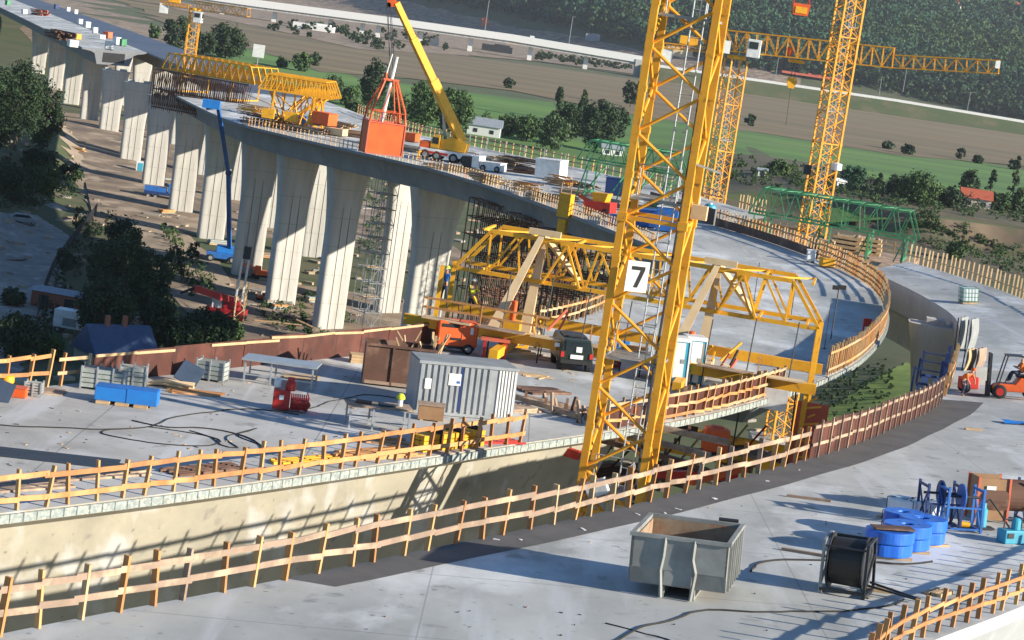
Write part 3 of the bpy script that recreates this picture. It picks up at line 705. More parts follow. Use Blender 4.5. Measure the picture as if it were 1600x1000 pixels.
# crane on the right
c3 = Vector((26.9, 206, 0))
t = thing('tower_crane', 'slim yellow tower crane mast rising through the right hand green truss', 'tower crane', c3, group='yellow tower cranes')
lattice_mast(t, c3, 62, 1.95, 18, 1.25, .17, .10, frame_every=4, platforms=(24.5, 33, 41), xb=True)
b = MB().box((c3.x-1.5, c3.y-.6, 27.3), (.7, .6, .9)); b.build('cable_drum_box', 'dark_steel', t, world=True)
b = MB().lathe((c3.x+1.1, c3.y-1.2, 27.6), [(.05, 0), (.5, .1), (.5, .7), (.05, .8)], 12); b.build('floodlight', 'white_paint', t, world=True)
MB().box((c3.x, c3.y, .6), (5, 5, 1.4)).build('foundation', 'pier_concrete', t, world=True)
def flat_top_crane(label, base, zt, W, jib, jh, counter, cab, tip_h=1.1, rz=0, bay=1.3, leg=.16, knee=None, hook=None, m='crane_yellow', crossed=True):
    t = thing('tower_crane', label, 'tower crane', base, group='yellow tower cranes')
    lattice_mast(t, base, zt, W, rz, bay, leg, .09, m, frame_every=4, platforms=(zt-base.z-9,) if zt-base.z > 20 else (), xb=crossed)
    c = Vector((base.x, base.y, zt)); MB().lathe(c, [(W*.5, 0), (W*.56, .05), (W*.56, .35), (W*.5, .45)], 16).build('slewing_ring', 'yellow', t, world=True)
    p0, p1, p2 = jib; n1 = max(4, int((p1-p0).length/1.15))
    truss(t, p0, p1, jh, 1.1, n1, .14, .075, m, tri=False, H2=jh*.95)
    if p2 is not None: truss(t, p1, p2, jh*.62, 1.0, max(3, int((p2-p1).length/1.1)), .12, .06, m)
    if counter is not None:
        a_, b_ = counter; truss(t, a_, b_, .55, 1.1, 8, .14, .07, m)
        MB().box(tuple(b_.lerp(a_, .12)-Vector((0, 0, .7))), (1.5, 1.1, 1.7)).build('counterweight', 'white_paint', t, world=True)
        MB().box(tuple(b_.lerp(a_, .45)+Vector((0, 0, 1.1))), (2, .9, .9)).build('hoist_winch', 'yellow', t, world=True)
    if cab is not None:
        k = MB().box(tuple(cab), (1.5, 1.4, 2.0), rz=-6).build('cab', 'white_paint', t, world=True, bevel=.06)
        MB().box(tuple(cab+Vector((-.12, -.72, .35))), (1.0, .06, .75), rz=-6).build('window', 'glass_dark', k, world=True)
        MB().box(tuple(cab+Vector((.78, -.05, .3))), (.05, 1.0, .8), rz=-6).build('window', 'glass_dark', k, world=True)
    return t
b2 = Vector((20.3, 243, 0)); Yj = 243
j0, j1, j2 = atY(1132, 79, Yj), atY(1394, 106, Yj-4), atY(1560, 115, Yj-7)
t = flat_top_crane('yellow flat top crane with a white cab and a long jib ending at the right', b2, 36.2, 1.9, (j0, j1, j2), 2.25, (atY(1128, 84, Yj), atY(1030, 74, Yj+1)), atY(1178, 76, Yj-1.3), rz=20)
MB().box(tuple(atY(1133, 73, Yj-1)), (1.1, 1.0, 1.4)).build('electric_cabinet', 'white_paint', t, world=True)
MB().box(tuple(atY(1233, 80, Yj-1.2)), (.6, .9, .9)).build('trolley_drive', 'orange', t, world=True)
MB().box(tuple(atY(1559, 101, Yj-7.6)), (.5, .1, .8)).build('tip_plate', 'white_paint', t, world=True)
tr = atY(1244, 96, Yj-1); b = MB().box(tuple(tr), (1.6, 1.3, .35)); b.build('trolley', 'yellow', t, world=True)
hk = atY(1237, 128, Yj-1); o = MB()
for dx in (-.18, .18): o.tube(tr+Vector((dx, 0, 0)), hk+Vector((dx, 0, .5)), .03, 4)
o.build('hoist_rope', 'rope', t, world=True)
b = MB().prism([(-.45, .5), (.45, .5), (.55, 0), (.3, -.7), (-.3, -.7), (-.55, 0)], -.25, .25); b.v = [tuple(Vector(v)+hk) for v in b.v]; hb = b.build('hook_block', 'yellow', t, world=True)
b = MB().tube(hk-Vector((0, 0, .7)), atY(1228, 196, Yj-1), .03, 4).build('hanging_chain', 'rope', t, world=True)
# far left crane
b4 = atY(297, 86, 392); b4.z = 17.6
flat_top_crane('distant yellow crane behind the far left yellow traveller, its jib cut by the frame top', b4, atY(301, 16, 392).z, 1.9, (atY(304, 14, 392), atY(388, 26, 388), None), 1.5, (atY(296, 13, 392), atY(252, 6, 393)), atY(310, 27, 391), rz=15)
# concrete bucket hanging top right
k = atY(1251, 14, 190); t = thing('concrete_bucket', 'small orange red bucket hanging from a cable at the top edge', 'bucket', k)
MB().prism([(-.75, .45), (.75, .45), (.62, -.55), (-.62, -.55)], -.6, .6).build('hopper', 'orange', t)
MB().box((0, -.62, -.1), (1.0, .05, .55)).build('front_plate', 'yellow', t)
b = MB(); 
for sx in (-1, 1): b.tube((sx*.7, 0, .45), (sx*.25, 0, 2.2), .06, 5)
b.build('bail', 'red', t); MB().tube((0, 0, 2.2), (0, 0, 14), .03, 4).build('hoist_rope', 'rope', t)

# ---------------- mobile crane and hanging cage ----------------
def hit(px, py, z0=None):
    """where the sight line of a pixel meets a deck surface"""
    r = ray(px, py).normalized(); best = None
    for T in BVH:
        h = T.ray_cast(Vector((0, 0, CZ)), r)
        if h[0] is not None and (best is None or h[3] < best[3]): best = h
    if best is None: return at(px, py, 20), Vector((0, 0, 1))
    n = best[1]; n = n if n.z > 0 else -n
    return best[0], n
BVH = [BVHTree.FromPolygons([Vector(v) for v in vs], fs) for vs, fs in SURF]
def on(name, label, cat, px, py, rz=0, group=None, tilt=True):
    p, n = hit(px, py); return thing(name, label, cat, p+Vector((0, 0, .005)), rz, group, n if tilt else None)
def wheels(t, pts, r, w_, axis='Y', rim='grey_steel'):
    for x, y in pts:
        wv = MB().lathe((x, y-w_/2 if axis == 'Y' else y, r), [(r*.7, 0), (r, .04), (r, w_-.04), (r*.7, w_)], 20, axis='Y').build('wheel', 'rubber', t)
        MB().lathe((x, y-w_/2-.01, r), [(r*.15, 0), (r*.55, .0), (r*.55, w_+.02), (r*.15, w_+.02)], 14, axis='Y').build('rim', rim, wv)
mc_p, mc_n = hit(697, 252); zb = mc_p.z
t = thing('mobile_crane', 'yellow telescopic mobile crane with orange striped white carrier holding the hanging cage', 'mobile crane', mc_p, -8)
MB().box((0, 0, .95), (6.2, 2.5, .7)).build('carrier', 'white_paint', t, bevel=.05)
MB().box((-1.2, -1.27, .85), (3.0, .04, .28)).build('stripe', 'red', t)
MB().box((-2.6, 0, 1.55), (1.2, 2.4, 1.0)).build('drive_cab', 'orange', t, bevel=.1)
wheels(t, [(x, y) for x in (-2.4, -1.0, 1.0, 2.4) for y in (-1.1, 1.1)], .55, .4)
b = MB()
for x in (-2.9, 2.9):
    for y in (-2.3, 2.3): b.bar((x, y*.4, .8), (x, y, .8), .18, .18); b.box((x, y, .4), (.2, .2, .8)); b.box((x, y, .06), (.6, .6, .08))
b.build('outrigger', 'yellow', t)
sup = MB().prism([(-.8, 1.35), (2.2, 1.35), (2.4, 2.4), (.6, 3.0), (-.8, 2.4)], -1.0, 1.0); sup.build('upper_body', 'yellow', t, bevel=.05)
cb = MB().prism([(-1.9, 1.4), (-.85, 1.4), (-.85, 3.0), (-1.4, 3.0), (-1.9, 2.4)], -1.25, -.2).build('operator_cab', 'yellow', t, bevel=.05)
MB().box((-1.35, -1.27, 2.3), (.75, .04, .75)).build('window', 'glass_dark', cb)
pv = wmat(t) @ Vector((1.5, 0, 2.6)); tip = atY(619, 4, mc_p.y-6); dv = tip-pv
for f0, f1, w_ in ((0, .45, .95), (.40, .75, .78), (.70, 1.0, .62)):
    MB().bar(pv+dv*f0, pv+dv*f1, w_, w_*1.1).build('boom_section', 'yellow', t, world=True, bevel=.03)
MB().bar(wmat(t) @ Vector((-.4, 0, 2.3)), pv+dv*.3, .28).build('luffing_cylinder', 'galv', t, world=True)
MB().bar(tip, tip+Vector((-.9, 0, -.3)), .6, .8).build('boom_head', 'orange', t, world=True)
MB().lathe(tip+Vector((-.8, -.3, -.4)), [(.3, 0), (.3, .6)], 12, 'Y').build('sheave', 'dark_steel', t, world=True)
Yc = 205.; cg = atY(594, 240, Yc)
t2 = thing('personnel_cage', 'big orange steel cage hanging on ropes in front of the inner deck edge', 'hanging cage', cg, 18)
a = MB(); a.box((0, 0, 1.5), (3.5, 2.6, 2.9)); a.build('box_body', 'orange', t2)
b = MB()
for sx in (-1, 1):
    for sy in (-1, 1): b.box((sx*1.76, sy*1.31, 1.5), (.12, .12, 3.0))
for z in (.06, 2.98):
    b.box((0, -1.32, z), (3.6, .12, .12)); b.box((0, 1.32, z), (3.6, .12, .12)); b.box((1.77, 0, z), (.12, 2.6, .12)); b.box((-1.77, 0, z), (.12, 2.6, .12))
b.build('edge_frame', 'salmon', t2)
for sx in (-1, 1):
    for sy in (-1, 1): MB().path([Vector((sx*1.7, sy*1.2, 3.0)), Vector((sx*1.55, sy*1.1, 4.2)), Vector((sx*.55, sy*.3, 7.0))], .11, 6).build('hanger_leg', 'orange_rust', t2)
b = MB(); b.box((0, 0, 7.0), (1.5, .9, .18)); b.tube((-.4, 0, 7.0), (-.5, 0, 7.6), .1); b.build('head_frame', 'orange_rust', t2)
MB().path([Vector((.75, -1.1, 3.0)), Vector((.2, -.5, 7.0)), ], .07, 5).path([Vector((-.9, -1.1, 3.0)), Vector((.3, -.4, 7.0))], .07, 5).build('cross_stay', 'orange_rust', t2)
b = MB()
for k in range(9): b.tube((-1.6+k*.4, -1.2, 3.0), (-1.6+k*.4, -1.2, 4.0), .035, 4)
b.tube((-1.7, -1.2, 4.0), (1.7, -1.2, 4.0), .05, 4); b.tube((-1.7, 1.2, 4.0), (1.7, 1.2, 4.0), .05, 4); b.build('guard_rail', 'orange_rust', t2)
MB().tube((-.3, 0, 3.0), (.35, 0, 9.2), .22, 8, .13).build('white_mast', 'white_paint', t2)
MB().tube((-.5, .2, 6.9), (-.1, .2, 9.4), .06, 6).build('white_stay', 'white_paint', t2)
for k, x in enumerate((-.45, -.1, .3, .55)):
    p = wmat(t2) @ Vector((x*.8, 0, 7.2 if k else 9.2)); MB().tube(p, tip+Vector((-.8+x*.5, 0, -.5)), .035, 4).build('hoist_rope', 'rope', t2, world=True)

# ---------------- form travellers ----------------
def local(P, Q, W=None):
    """frame across the deck: origin, across (inner->outer), forward"""
    o = P.lerp(Q, .5); x = (Q-P); x.z = 0; x.normalize(); return o, x, Vector((-x.y, x.x, 0))
iT = idx(BO, 107); o, ex, ey = local(BI[iT-2], BO[iT])
rzT = math.degrees(math.atan2(ex.y, ex.x))
t = thing('form_traveller', 'large yellow form traveller with two trusses and cream legs behind the numbered mast', 'form traveller', o, rzT)
W_ = wmat(t)
def L(x, y, z): return W_ @ Vector((x, y, z))
def shaped_truss(t, y, x0, x1, zb, zt, nb, ch, br, m, sl=1.6):
    """truss with sloping ends, one plane of steel, all members real bars"""
    B = lambda k: L(x0+(x1-x0)*k/nb, y, zb); X0, X1 = x0+sl, x1-sl
    T = lambda k: L(X0+(X1-X0)*k/nb, y, zt)
    MB().bar(B(0), B(nb), ch, ch*1.25).build('bottom_chord', m, t, world=True)
    MB().bar(T(0), T(nb), ch, ch*1.25).build('top_chord', m, t, world=True)
    for k in (0, nb): MB().bar(B(k), T(k), ch, ch).build('end_post', m, t, world=True)
    b = MB()
    for k in range(1, nb): b.bar(B(k), T(k), br, br)
    for k in range(nb):
        if k < nb/2: b.bar(B(k+1), T(k), br, br)
        else: b.bar(B(k), T(k+1), br, br)
    b.build('web_bracing', m, t, world=True)
pL, pR = atY(718, 417, o.y+6), atY(1275, 497, o.y-4)
xl = (W_.inverted() @ pL).x; xr = (W_.inverted() @ pR).x
for y in (-1.5, 1.5):
    shaped_truss(t, y, -9.3, 9.0, 3.5, 5.6, 11, .16, .10, 'yellow')
b = MB()
for k in range(8):
    x = -8.1+k*2.35; b.bar(L(x, -1.5, 5.6), L(x, 1.5, 5.6), .12, .12); b.bar(L(x, -1.5, 3.5), L(x, 1.5, 3.5), .12, .12)
    if k < 7: b.bar(L(x, -1.5, 5.6), L(x+2.35, 1.5, 5.6), .08, .08)
b.build('cross_bracing', 'yellow', t, world=True)
for x in (-4.9, 3.9):
    for y in (-2.1, -.4):
        b = MB(); p, q = L(x-.2, y*.4-.7, 5.9), L(x-(1.7 if y < -1 else .35), y*1.2-1.3, .95)
        d = (q-p); s_ = ex*.5
        b.add([p-ex*.14-ey*.1, p+ex*.14-ey*.1, p+ex*.14+ey*.1, p-ex*.14+ey*.1, q-ex*.28-ey*.16, q+ex*.28-ey*.16, q+ex*.28+ey*.16, q-ex*.28+ey*.16],
              [(0, 1, 2, 3), (7, 6, 5, 4), (4, 5, 1, 0), (5, 6, 2, 1), (6, 7, 3, 2), (7, 4, 0, 3)])
        b.build('cream_leg', 'cream', t, world=True)
    MB().bar(L(x-.2, -1.2, 5.8), L(x+1.6, .8, 3.6), .3, .22).build('cream_stay', 'cream', t, world=True)
    MB().bar(L(x-.9, -1.6, 5.95), L(x+.7, -1.6, 5.95), .25, .3).build('leg_head', 'cream', t, world=True)
    MB().box((x-.8, -1.2, .75), (2.0, 3.6, .35)).build('cream_sill', 'cream', t)
    for dx in (.45, 1.7): MB().bar(L(x+1.1, -1.68, 5.5), L(x+dx+(dx-1.1)*.5, -1.68, 3.5), .22, .1).build('raking_member', 'yellow', t, world=True)
    MB().prism([(x+.7, 5.75), (x+1.5, 5.75), (x+1.35, 5.2), (x+.85, 5.2)], -1.75, -1.65).build('gusset_plate', 'yellow', t)
    b = MB(); b.box((x-.8, -3.4, 1.1), (.9, .7, 1.1)); b.build('jack_housing', 'yellow', t); MB().box((x-.8, 1.0, 1.0), (.8, .8, 1.2)).build('jack_housing', 'yellow', t)
    MB().tube((x-.8, -3.4, 1.6), (x-.8, -3.4, 2.6), .16, 10).build('hydraulic_jack', 'orange', t)
for y in (-4.6, 2.6):
    MB().bar(L(-10.8, y, 1.0), L(9.4, y, 1.0), .34, .5).build('lower_cross_beam', 'yellow', t, world=True)
for x in (-4.9, 3.9):
    MB().bar(L(x-.8, -7.4, .42), L(x-.8, 6.5, .42), .42, .45).build('runway_beam', 'yellow', t, world=True)
for x, y, z0 in ((-9.9, -1.5, -1.2), (9.0, -1.5, -1.9), (-9.9, 1.5, -1.2), (9.0, 1.5, -1.9), (-9.9, -4.6, -2.3), (9.0, -4.6, -2.5)):
    MB().bar(L(x, y, z0), L(x, y, 3.5 if abs(y) < 2 else 1.0), .22, .22).build('hanger', 'yellow', t, world=True)
for sx, m_ in ((1, 'salmon'), (-1, 'salmon')):
    MB().box((sx*9.4, -3.6, -1.5), (1.5, .16, 3.4)).build('side_form_panel', m_, t)
MB().bar(L(-11, -4.6, -3.0), L(10.2, -4.6, -3.0), .3, .4).build('bottom_beam', 'yellow', t, world=True)
MB().bar(L(-11, 1.5, -3.2), L(10.2, 1.5, -3.2), .3, .4).build('bottom_beam', 'yellow', t, world=True)
MB().box((7.6, -5.2, .3), (1.2, .1, 1.0)).build('white_board', 'white_paint', t)
for k in range(9):
    x = -8+k*2.0; MB().tube((x, -4.9+.5*(k % 3), .2), (x+.1, -4.9+.5*(k % 3), random.uniform(3.4, 4.6)), .03, 4).build('tie_rod', 'dark_steel', t)
b = MB()
for k in range(8): b.bar(L(9.0+.25*(k % 2), -4.4, -2.4+.4*k), L(9.8-.25*(k % 2), -4.4, -2.2+.4*k), .08)
b.build('ladder_cage', 'yellow', t, world=True)
MB().box((-1.5, -5.6, -.9), (11.5, .12, .5)).build('red_beam', 'red', t)
MB().box((-2.2, -6.0, -1.7), (13, .25, .35)).build('rusty_beam', 'rust_box', t)
b = MB()
for k in range(4): b.bar(L(-9.8+.55*k, -1.5+.3*k, 3.5), L(-9.0+.55*k, -1.5+.3*k, -.5), .05)
b.build('stay_rods', 'dark_steel', t, world=True)

random.seed(33)
for k in range(7):
    MB().box((-8.6+k*2.7, -5.0, 1.32), (2.4, .75, .07), rz=random.uniform(-2, 2)).build('platform_board', random.choice(['timber_pale', 'timber_grey', 'cream']), t)
    MB().bar(L(-9.6+k*2.7, -5.35, 1.35), L(-9.6+k*2.7, -5.35, 2.35), .06).build('guard_post', 'timber', t, world=True)
for z in (1.85, 2.3): MB().bar(L(-9.8, -5.35, z), L(-3.6, -5.35, z), .04, .1).build('guard_rail', 'timber', t, world=True)
for k in range(26):
    x = random.choice([-5.7, 3.1])+random.uniform(-2.2, 2.2); y = random.uniform(-4.4, 1.5); z = random.uniform(.3, 1.4)
    MB().bar(L(x, y, z), L(x+random.uniform(-1, 1), y+random.uniform(-.6, .6), z+random.uniform(.1, 1.3)), random.uniform(.06, .14)).build('bracing_strut', random.choice(['yellow', 'cream', 'salmon', 'dark_steel', 'yellow', 'rust_box']), t, world=True)
for k in range(8):
    x = -9+k*2.5; MB().bar(L(x, -4.6, .8), L(x+random.uniform(-.2, .2), -4.6, -2.8), .07).build('tie_rod', 'dark_steel', t, world=True)
def gantry(label, o, rz, half, zb, zt, ys, m, nb=10, th=1., dense=False, legs=(), drop=(), curtain=None, name='form_traveller'):
    global W_
    t = thing(name, label, 'form traveller', o, rz, 'form travellers'); W_ = wmat(t)
    for y in ys: shaped_truss(t, y, -half, half, zb, zt, nb, .17*th, .11*th, m, sl=1.0)
    b = MB(); n_ = nb*(2 if dense else 1)
    for k in range(n_+1):
        x = -half+1+(2*half-2)*k/n_; b.bar(L(x, ys[0], zt), L(x, ys[-1], zt), .1*th, .1*th)
        if k < n_: b.bar(L(x, ys[0], zt), L(x+(2*half-2)/n_, ys[-1], zt), .07*th, .07*th)
    b.build('cross_bracing', m, t, world=True)
    for x in legs:
        for y in (ys[0], ys[-1]): MB().bar(L(x, y, 0), L(x, y, zb), .2*th, .2*th).build('support_leg', m, t, world=True)
        MB().bar(L(x, ys[0], .3), L(x, ys[-1], .3), .25, .25).build('runway_beam', m, t, world=True)
        MB().bar(L(x-.7, ys[0], 0), L(x, ys[0], zb), .12, .12).build('raking_strut', m, t, world=True)
    for x, y, z0 in drop: MB().bar(L(x, y, z0), L(x, y, zb), .12, .12).build('hanger', m, t, world=True)
    if curtain:
        mm, z0, z1, yy = curtain; b = MB(); k = -half
        while k < half: b.bar(L(k, yy, z0+random.uniform(-.4, .3)), L(k+random.uniform(-.2, .2), yy, z1), .09, .09); b.bar(L(k, yy, z0), L(k+.6, yy+.5, z1), .09); b.bar(L(k, yy-.8, z0+.6), L(k, yy-.8, z1-.3), .1); k += .36
        for z in (z0+.2, (z0+z1)/2, z1): b.bar(L(-half, yy, z), L(half, yy, z), .14, .2)
        b.build('formwork_frame', mm, t, world=True)
    return t
# far left: two yellow units on the deck near its end
for lab, px, py, half, ys, zt, cur in (('far yellow traveller truss over the deck end beside the blue boom lift', 343, 172, 8.2, (-3.8, -1.9, 0, 1.9, 3.8), 5.6, ('rebar', -2.8, 3.0, -5.2)),
                                  ('smaller far yellow truss on the deck right of the longer one', 466, 184, 4.8, (-3.2, -1.6, 0, 1.6, 3.2), 6.6, None)):
    i = min((i for i in range(len(BI)) if BI[i].y > 200), key=lambda i: abs(proj(BI[i].lerp(BO[i], .5))[0]-px))
    o, ex, ey = local(BI[i], BO[i]); 
    g = gantry(lab, o, math.degrees(math.atan2(ex.y, ex.x))-(42 if half > 5 else 36), half, 3.2 if half > 5 else 4.6, zt, ys, 'yellow', 12, True, legs=(-half*.55, half*.55), curtain=cur)
    if half < 5:
        b = MB()
        for k in range(34): b.bar(L(random.uniform(-4, 4), random.uniform(-3, 3), 0), L(random.uniform(-4, 4), random.uniform(-3, 3), 4.4), .14)
        b.build('lower_lattice', 'yellow', g, world=True)
        for k, x in enumerate((-3, 0, 3)): MB().box((x, -3.4, 1.6), (1.6, .8, 1.2)).build('drive_unit', 'yellow', g)
# green travellers beyond the curve
p, q = AI[-1], AO[-1]; o, ex, ey = local(p, q); og = o+ey*14; og.z = 21.2
gg = gantry('large green form traveller behind the stacked timber, crossed by the slim mast', Vector((27.6, 197, 20.9)), -14, 7.6, 2.2, 4.6, (-2.0, 2.0), 'green_steel', 9, .8, legs=(-6, -1, 3.4, 6.6), drop=((-7, -2.2, -1), (7.4, -2.2, -1.2), (0, -2.2, -1), (3.5, -2.2, -1)))
gg2 = gantry('green form traveller left of the numbered mast, partly hidden by it', Vector((9.5, 214, 21.2)), -14, 5.2, 3.4, 5.4, (-2, 2), 'green_steel', 8, .7, legs=(-4, 0, 4))
for k in range(4): MB().bar((-4+k*2.4, -2.3, .1), (-3+k*2.4, 2.3, 3.2), .12).build('raking_strut', 'green_steel', gg2)
# ---------------- things on the nearest deck ----------------
def skip_bin():
    t = on('waste_skip', 'open grey steel skip with rusty inside on the nearest deck', 'skip', 1068, 920, -12)
    Wf, D_, H = 2.35, 2.75, 1.22; z0 = .28
    # front and rear are canted: lower third slopes inwards
    def wall(name, pts, m='skip_grey', par=t):
        b = MB()
        P = [Vector(p) for p in pts]; n = (P[1]-P[0]).cross(P[2]-P[1]).normalized()*.045; k = len(P)
        b.add([p for p in P]+[p-n for p in P], [tuple(range(k)), tuple(range(k, 2*k))[::-1]]+[(i, i+k, (i+1) % k+k, (i+1) % k) for i in range(k)])
        return b.build(name, m, par)
    w, d = Wf/2, D_/2
    wall('front_panel', [(-w, -d, z0+.42), (w, -d, z0+.42), (w, -d, z0+H), (-w, -d, z0+H)])
    wall('front_panel', [(-w, -d+.16, z0), (w, -d+.16, z0), (w, -d+.005, z0+.42), (-w, -d+.005, z0+.42)])
    wall('rear_panel', [(w, d, z0), (-w, d, z0), (-w, d, z0+H), (w, d, z0+H)])
    wall('side_panel', [(w, -d+.16, z0), (w, d, z0), (w, d, z0+H), (w, -d, z0+H), (w, -d, z0+.42)])
    wall('side_panel', [(-w, d, z0), (-w, -d+.16, z0), (-w, -d, z0+.42), (-w, -d, z0+H), (-w, d, z0+H)])
    MB().box((0, .05, z0+.03), (Wf-.1, D_-.25, .05)).build('floor_plate', 'skip_inside', t)
    b = MB()
    b.box((0, d-.075, z0+H/2), (Wf-.12, .02, H-.1)); b.build('rusty_lining', 'skip_inside', t)
    MB().box((-w+.075, 0, z0+H/2), (.02, D_-.3, H-.14)).build('rusty_lining', 'skip_inside', t)
    b = MB()
    for y in (-d, d): b.box((0, y, z0+H), (Wf+.14, .11, .09))
    for x in (-w, w): b.box((x, 0, z0+H), (.11, D_-.1, .09))
    b.build('top_rim', 'skip_grey', t)
    for k in range(6):
        MB().box((w+.035, -d+.3+k*.44, z0+H/2), (.07, .06, H-.05)).build('side_rib', 'skip_grey', t)
        MB().box((-w-.035, -d+.3+k*.44, z0+H/2), (.07, .06, H-.05)).build('side_rib', 'skip_grey', t)
    for x in (-.36, .36): MB().path([Vector((x, -d-.03, z0+H)), Vector((x-.02, -d-.04, z0+.75)), Vector((x-.07*(1 if x > 0 else -1)*-1, -d-.02, z0+.42)), Vector((x, -d-.03, .02))], .045, 4).build('front_post', 'skip_grey', t)
    MB().box((0, -d+.06, z0+.25), (.68, .1, .4)).build('hook_plate', 'skip_grey', t)
    for x in (-.38, .38): MB().box((x, 0, .14), (.12, D_-.15, .27)).build('skid', 'skip_grey', t)
    for x in (-.9, .9): MB().box((x, d-.2, .14), (.3, .3, .28)).build('foot', 'skip_grey', t)
    MB().tube((.55, d+.1, z0+H+.08), (1.05, d+.1, z0+H+.08), .05, 8).build('latch', 'dark_steel', t)
skip_bin()
t = on('cable_reel', 'black cable reel in a dark steel stand in front of the blue coils', 'cable reel', 1322, 925, -20)
c = Vector((0, 0, .78))
MB().lathe(c, [(.15, -.42), (.60, -.40), (.62, .40), (.15, .42)], 28, 'X').build('wound_cable', 'cable_black', t, smooth=False)
for x in (-.45, .45):
    MB().lathe(c, [(.1, x-.02), (.70, x-.02), (.70, x+.02), (.1, x+.02)], 28, 'X').build('flange', 'dark_steel', t)
for x in (-.56, .56):
    b = MB(); b.bar((x, -.62, 0), (x, -.55, 1.35), .07); b.bar((x, .62, 0), (x, .3, 1.45), .07); b.bar((x, -.62, .05), (x, .62, .05), .08); b.bar((x, -.55, 1.33), (x, .3, 1.43), .07); b.bar((x, -.6, .2), (x, .5, 1.1), .05)
    b.build('side_frame', 'grey_steel' if x < 0 else 'dark_steel', t)
for z, y in ((.12, -.62), (1.38, .3)): MB().bar((-.56, y, z), (.56, y, z), .08).build('cross_bar', 'dark_steel', t)
MB().bar((-.56, -.56, 1.22), (.56, -.56, 1.22), .05).build('cross_bar', 'dark_steel', t)
MB().bar((.5, 0, .25), (1.9, -.1, .1), .05).bar((.5, .45, .25), (1.9, 0, .1), .05).bar((1.1, 0, .17), (1.15, .25, .17), .04).build('tow_bar', 'dark_steel', t)
def coil(px, py, label, m='blue_wrap', lay=2, r=.69, h=.33, group='wrapped strand coils'):
    t = on('strand_coil', label, 'wrapped coil', px, py, random.uniform(0, 50), group)
    for k in range(lay):
        b = MB(); n = 44; prof = [(.18, .03), (r*.975, .0), (r, .03), (r, h-.03), (r*.975, h), (.19, h-.01), (.17, h-.05)]
        for rr, hh in prof:
            for i in range(n):
                a_ = 2*math.pi*i/n; q = rr*(1+.012*math.sin(i*5.3+k)+.014*math.sin(i*1.1+k)); b.v.append((math.cos(a_)*q+.03*k, math.sin(a_)*q, hh+k*(h+.02)+.06))
        m_ = len(prof)
        for j in range(m_-1):
            for i in range(n): b.f.append((j*n+i, j*n+(i+1) % n, (j+1)*n+(i+1) % n, (j+1)*n+i))
        o = b.build('coil_layer', m, t)
        for a_ in (0, 2.1, 4.2):
            x, y = math.cos(a_), math.sin(a_); MB().path([Vector((x*.3, y*.3, h*(k+1)+.07)), Vector((x*r*1.01, y*r*1.01, h*(k+1)+.05)), Vector((x*r*1.015, y*r*1.015, h*k+.1))], .014, 4).build('strap', 'rubber', o)
    b = MB()
    for y in (-.5, 0, .5): b.box((0, y, .03), (1.25, .14, .06))
    b.build('bearer', 'timber_pale', t); return t
coil(1385, 868, 'blue wrapped coil stack nearest the black reel, a grey sheet lying on top')
coil(1413, 858, 'blue wrapped coil stack right behind the front one')
coil(1438, 848, 'blue wrapped coil stack farthest right, next to the blue reel frames')
coil(1408, 838, 'low blue wrapped coil showing between the blue stacks and the white coils', r=.6)
coil(1412, 812, 'white wrapped coil left of the other white one', 'white_wrap', 1, .55, .6)
coil(1441, 815, 'white wrapped coil partly behind the blue stacks, right of its twin', 'white_wrap', 1, .5, .6)
p, n = hit(1385, 868); t = thing('cover_sheet', 'grey board lying on the front blue coil stack', 'board', p+Vector((.05, 0, .79)), 8, n=n)
MB().box((0, 0, .02), (1.15, .6, .03)).build('sheet', 'rust_box', t)
def reel_frame(px, py, label, m='blue', rz=10, full=False, w=1.1, h=1.35):
    t = on('reel_frame', label, 'reel frame', px, py, rz, 'reel frames')
    for x in (-w/2, w/2):
        b = MB()
        for y in (-.4, .4): b.bar((x, y, 0), (x, y, h), .07); b.bar((x, y, 0), (x, -y, h*.9), .04)
        b.bar((x, -.4, .06), (x, .4, .06), .07); b.bar((x, -.4, h-.1), (x, .4, h-.1), .07); b.build('side_frame', m, t)
    for z in (.1, h*.55): MB().bar((-w/2, -.4, z), (w/2, -.4, z), .05).build('cross_bar', m, t)
    MB().tube((-w/2, 0, h*.75), (w/2, 0, h*.75), .04, 8).build('axle', 'dark_steel', t)
    if full:
        MB().lathe((0, 0, h*.6), [(.1, -.38), (.5, -.38), (.5, .38), (.1, .38)], 24, 'X').build('wound_strand', 'rust_box', t)
    else: MB().lathe((0, 0, h*.75), [(.36, -.02), (.40, -.02), (.40, .02), (.36, .02)], 20, 'X').build('hoop', m, t)
    return t
reel_frame(1465, 822, 'empty dark blue reel frame beside the white coils', 'blue_dark')
reel_frame(1497, 828, 'empty light blue reel frame, left of the brown crate', 'blue')
t = on('strand_crate', 'tall brown boarded crate with red uprights behind the teal jack', 'crate', 1540, 812, 8)
for y in (-.42, .42): MB().box((0, y, .72), (.95, .05, 1.3)).build('board_panel', 'cardboard', t)
MB().box((-.45, 0, .72), (.05, .8, 1.3)).build('board_panel', 'cardboard', t)
for x in (-.5, .5):
    for y in (-.46, .46): MB().box((x, y, .7), (.07, .06, 1.4)).build('upright', 'salmon', t)
MB().lathe((.1, 0, .7), [(.1, -.4), (.55, -.4), (.55, .38), (.1, .38)], 22, 'X').build('wound_strand', 'rust_box', t)
MB().box((-.1, -.48, 1.08), (.3, .02, .12)).build('paper_label', 'white_paint', t)
reel_frame(1577, 812, 'blue reel frame at the right of the brown crate', 'blue_dark', full=True, w=.7, h=1.3)
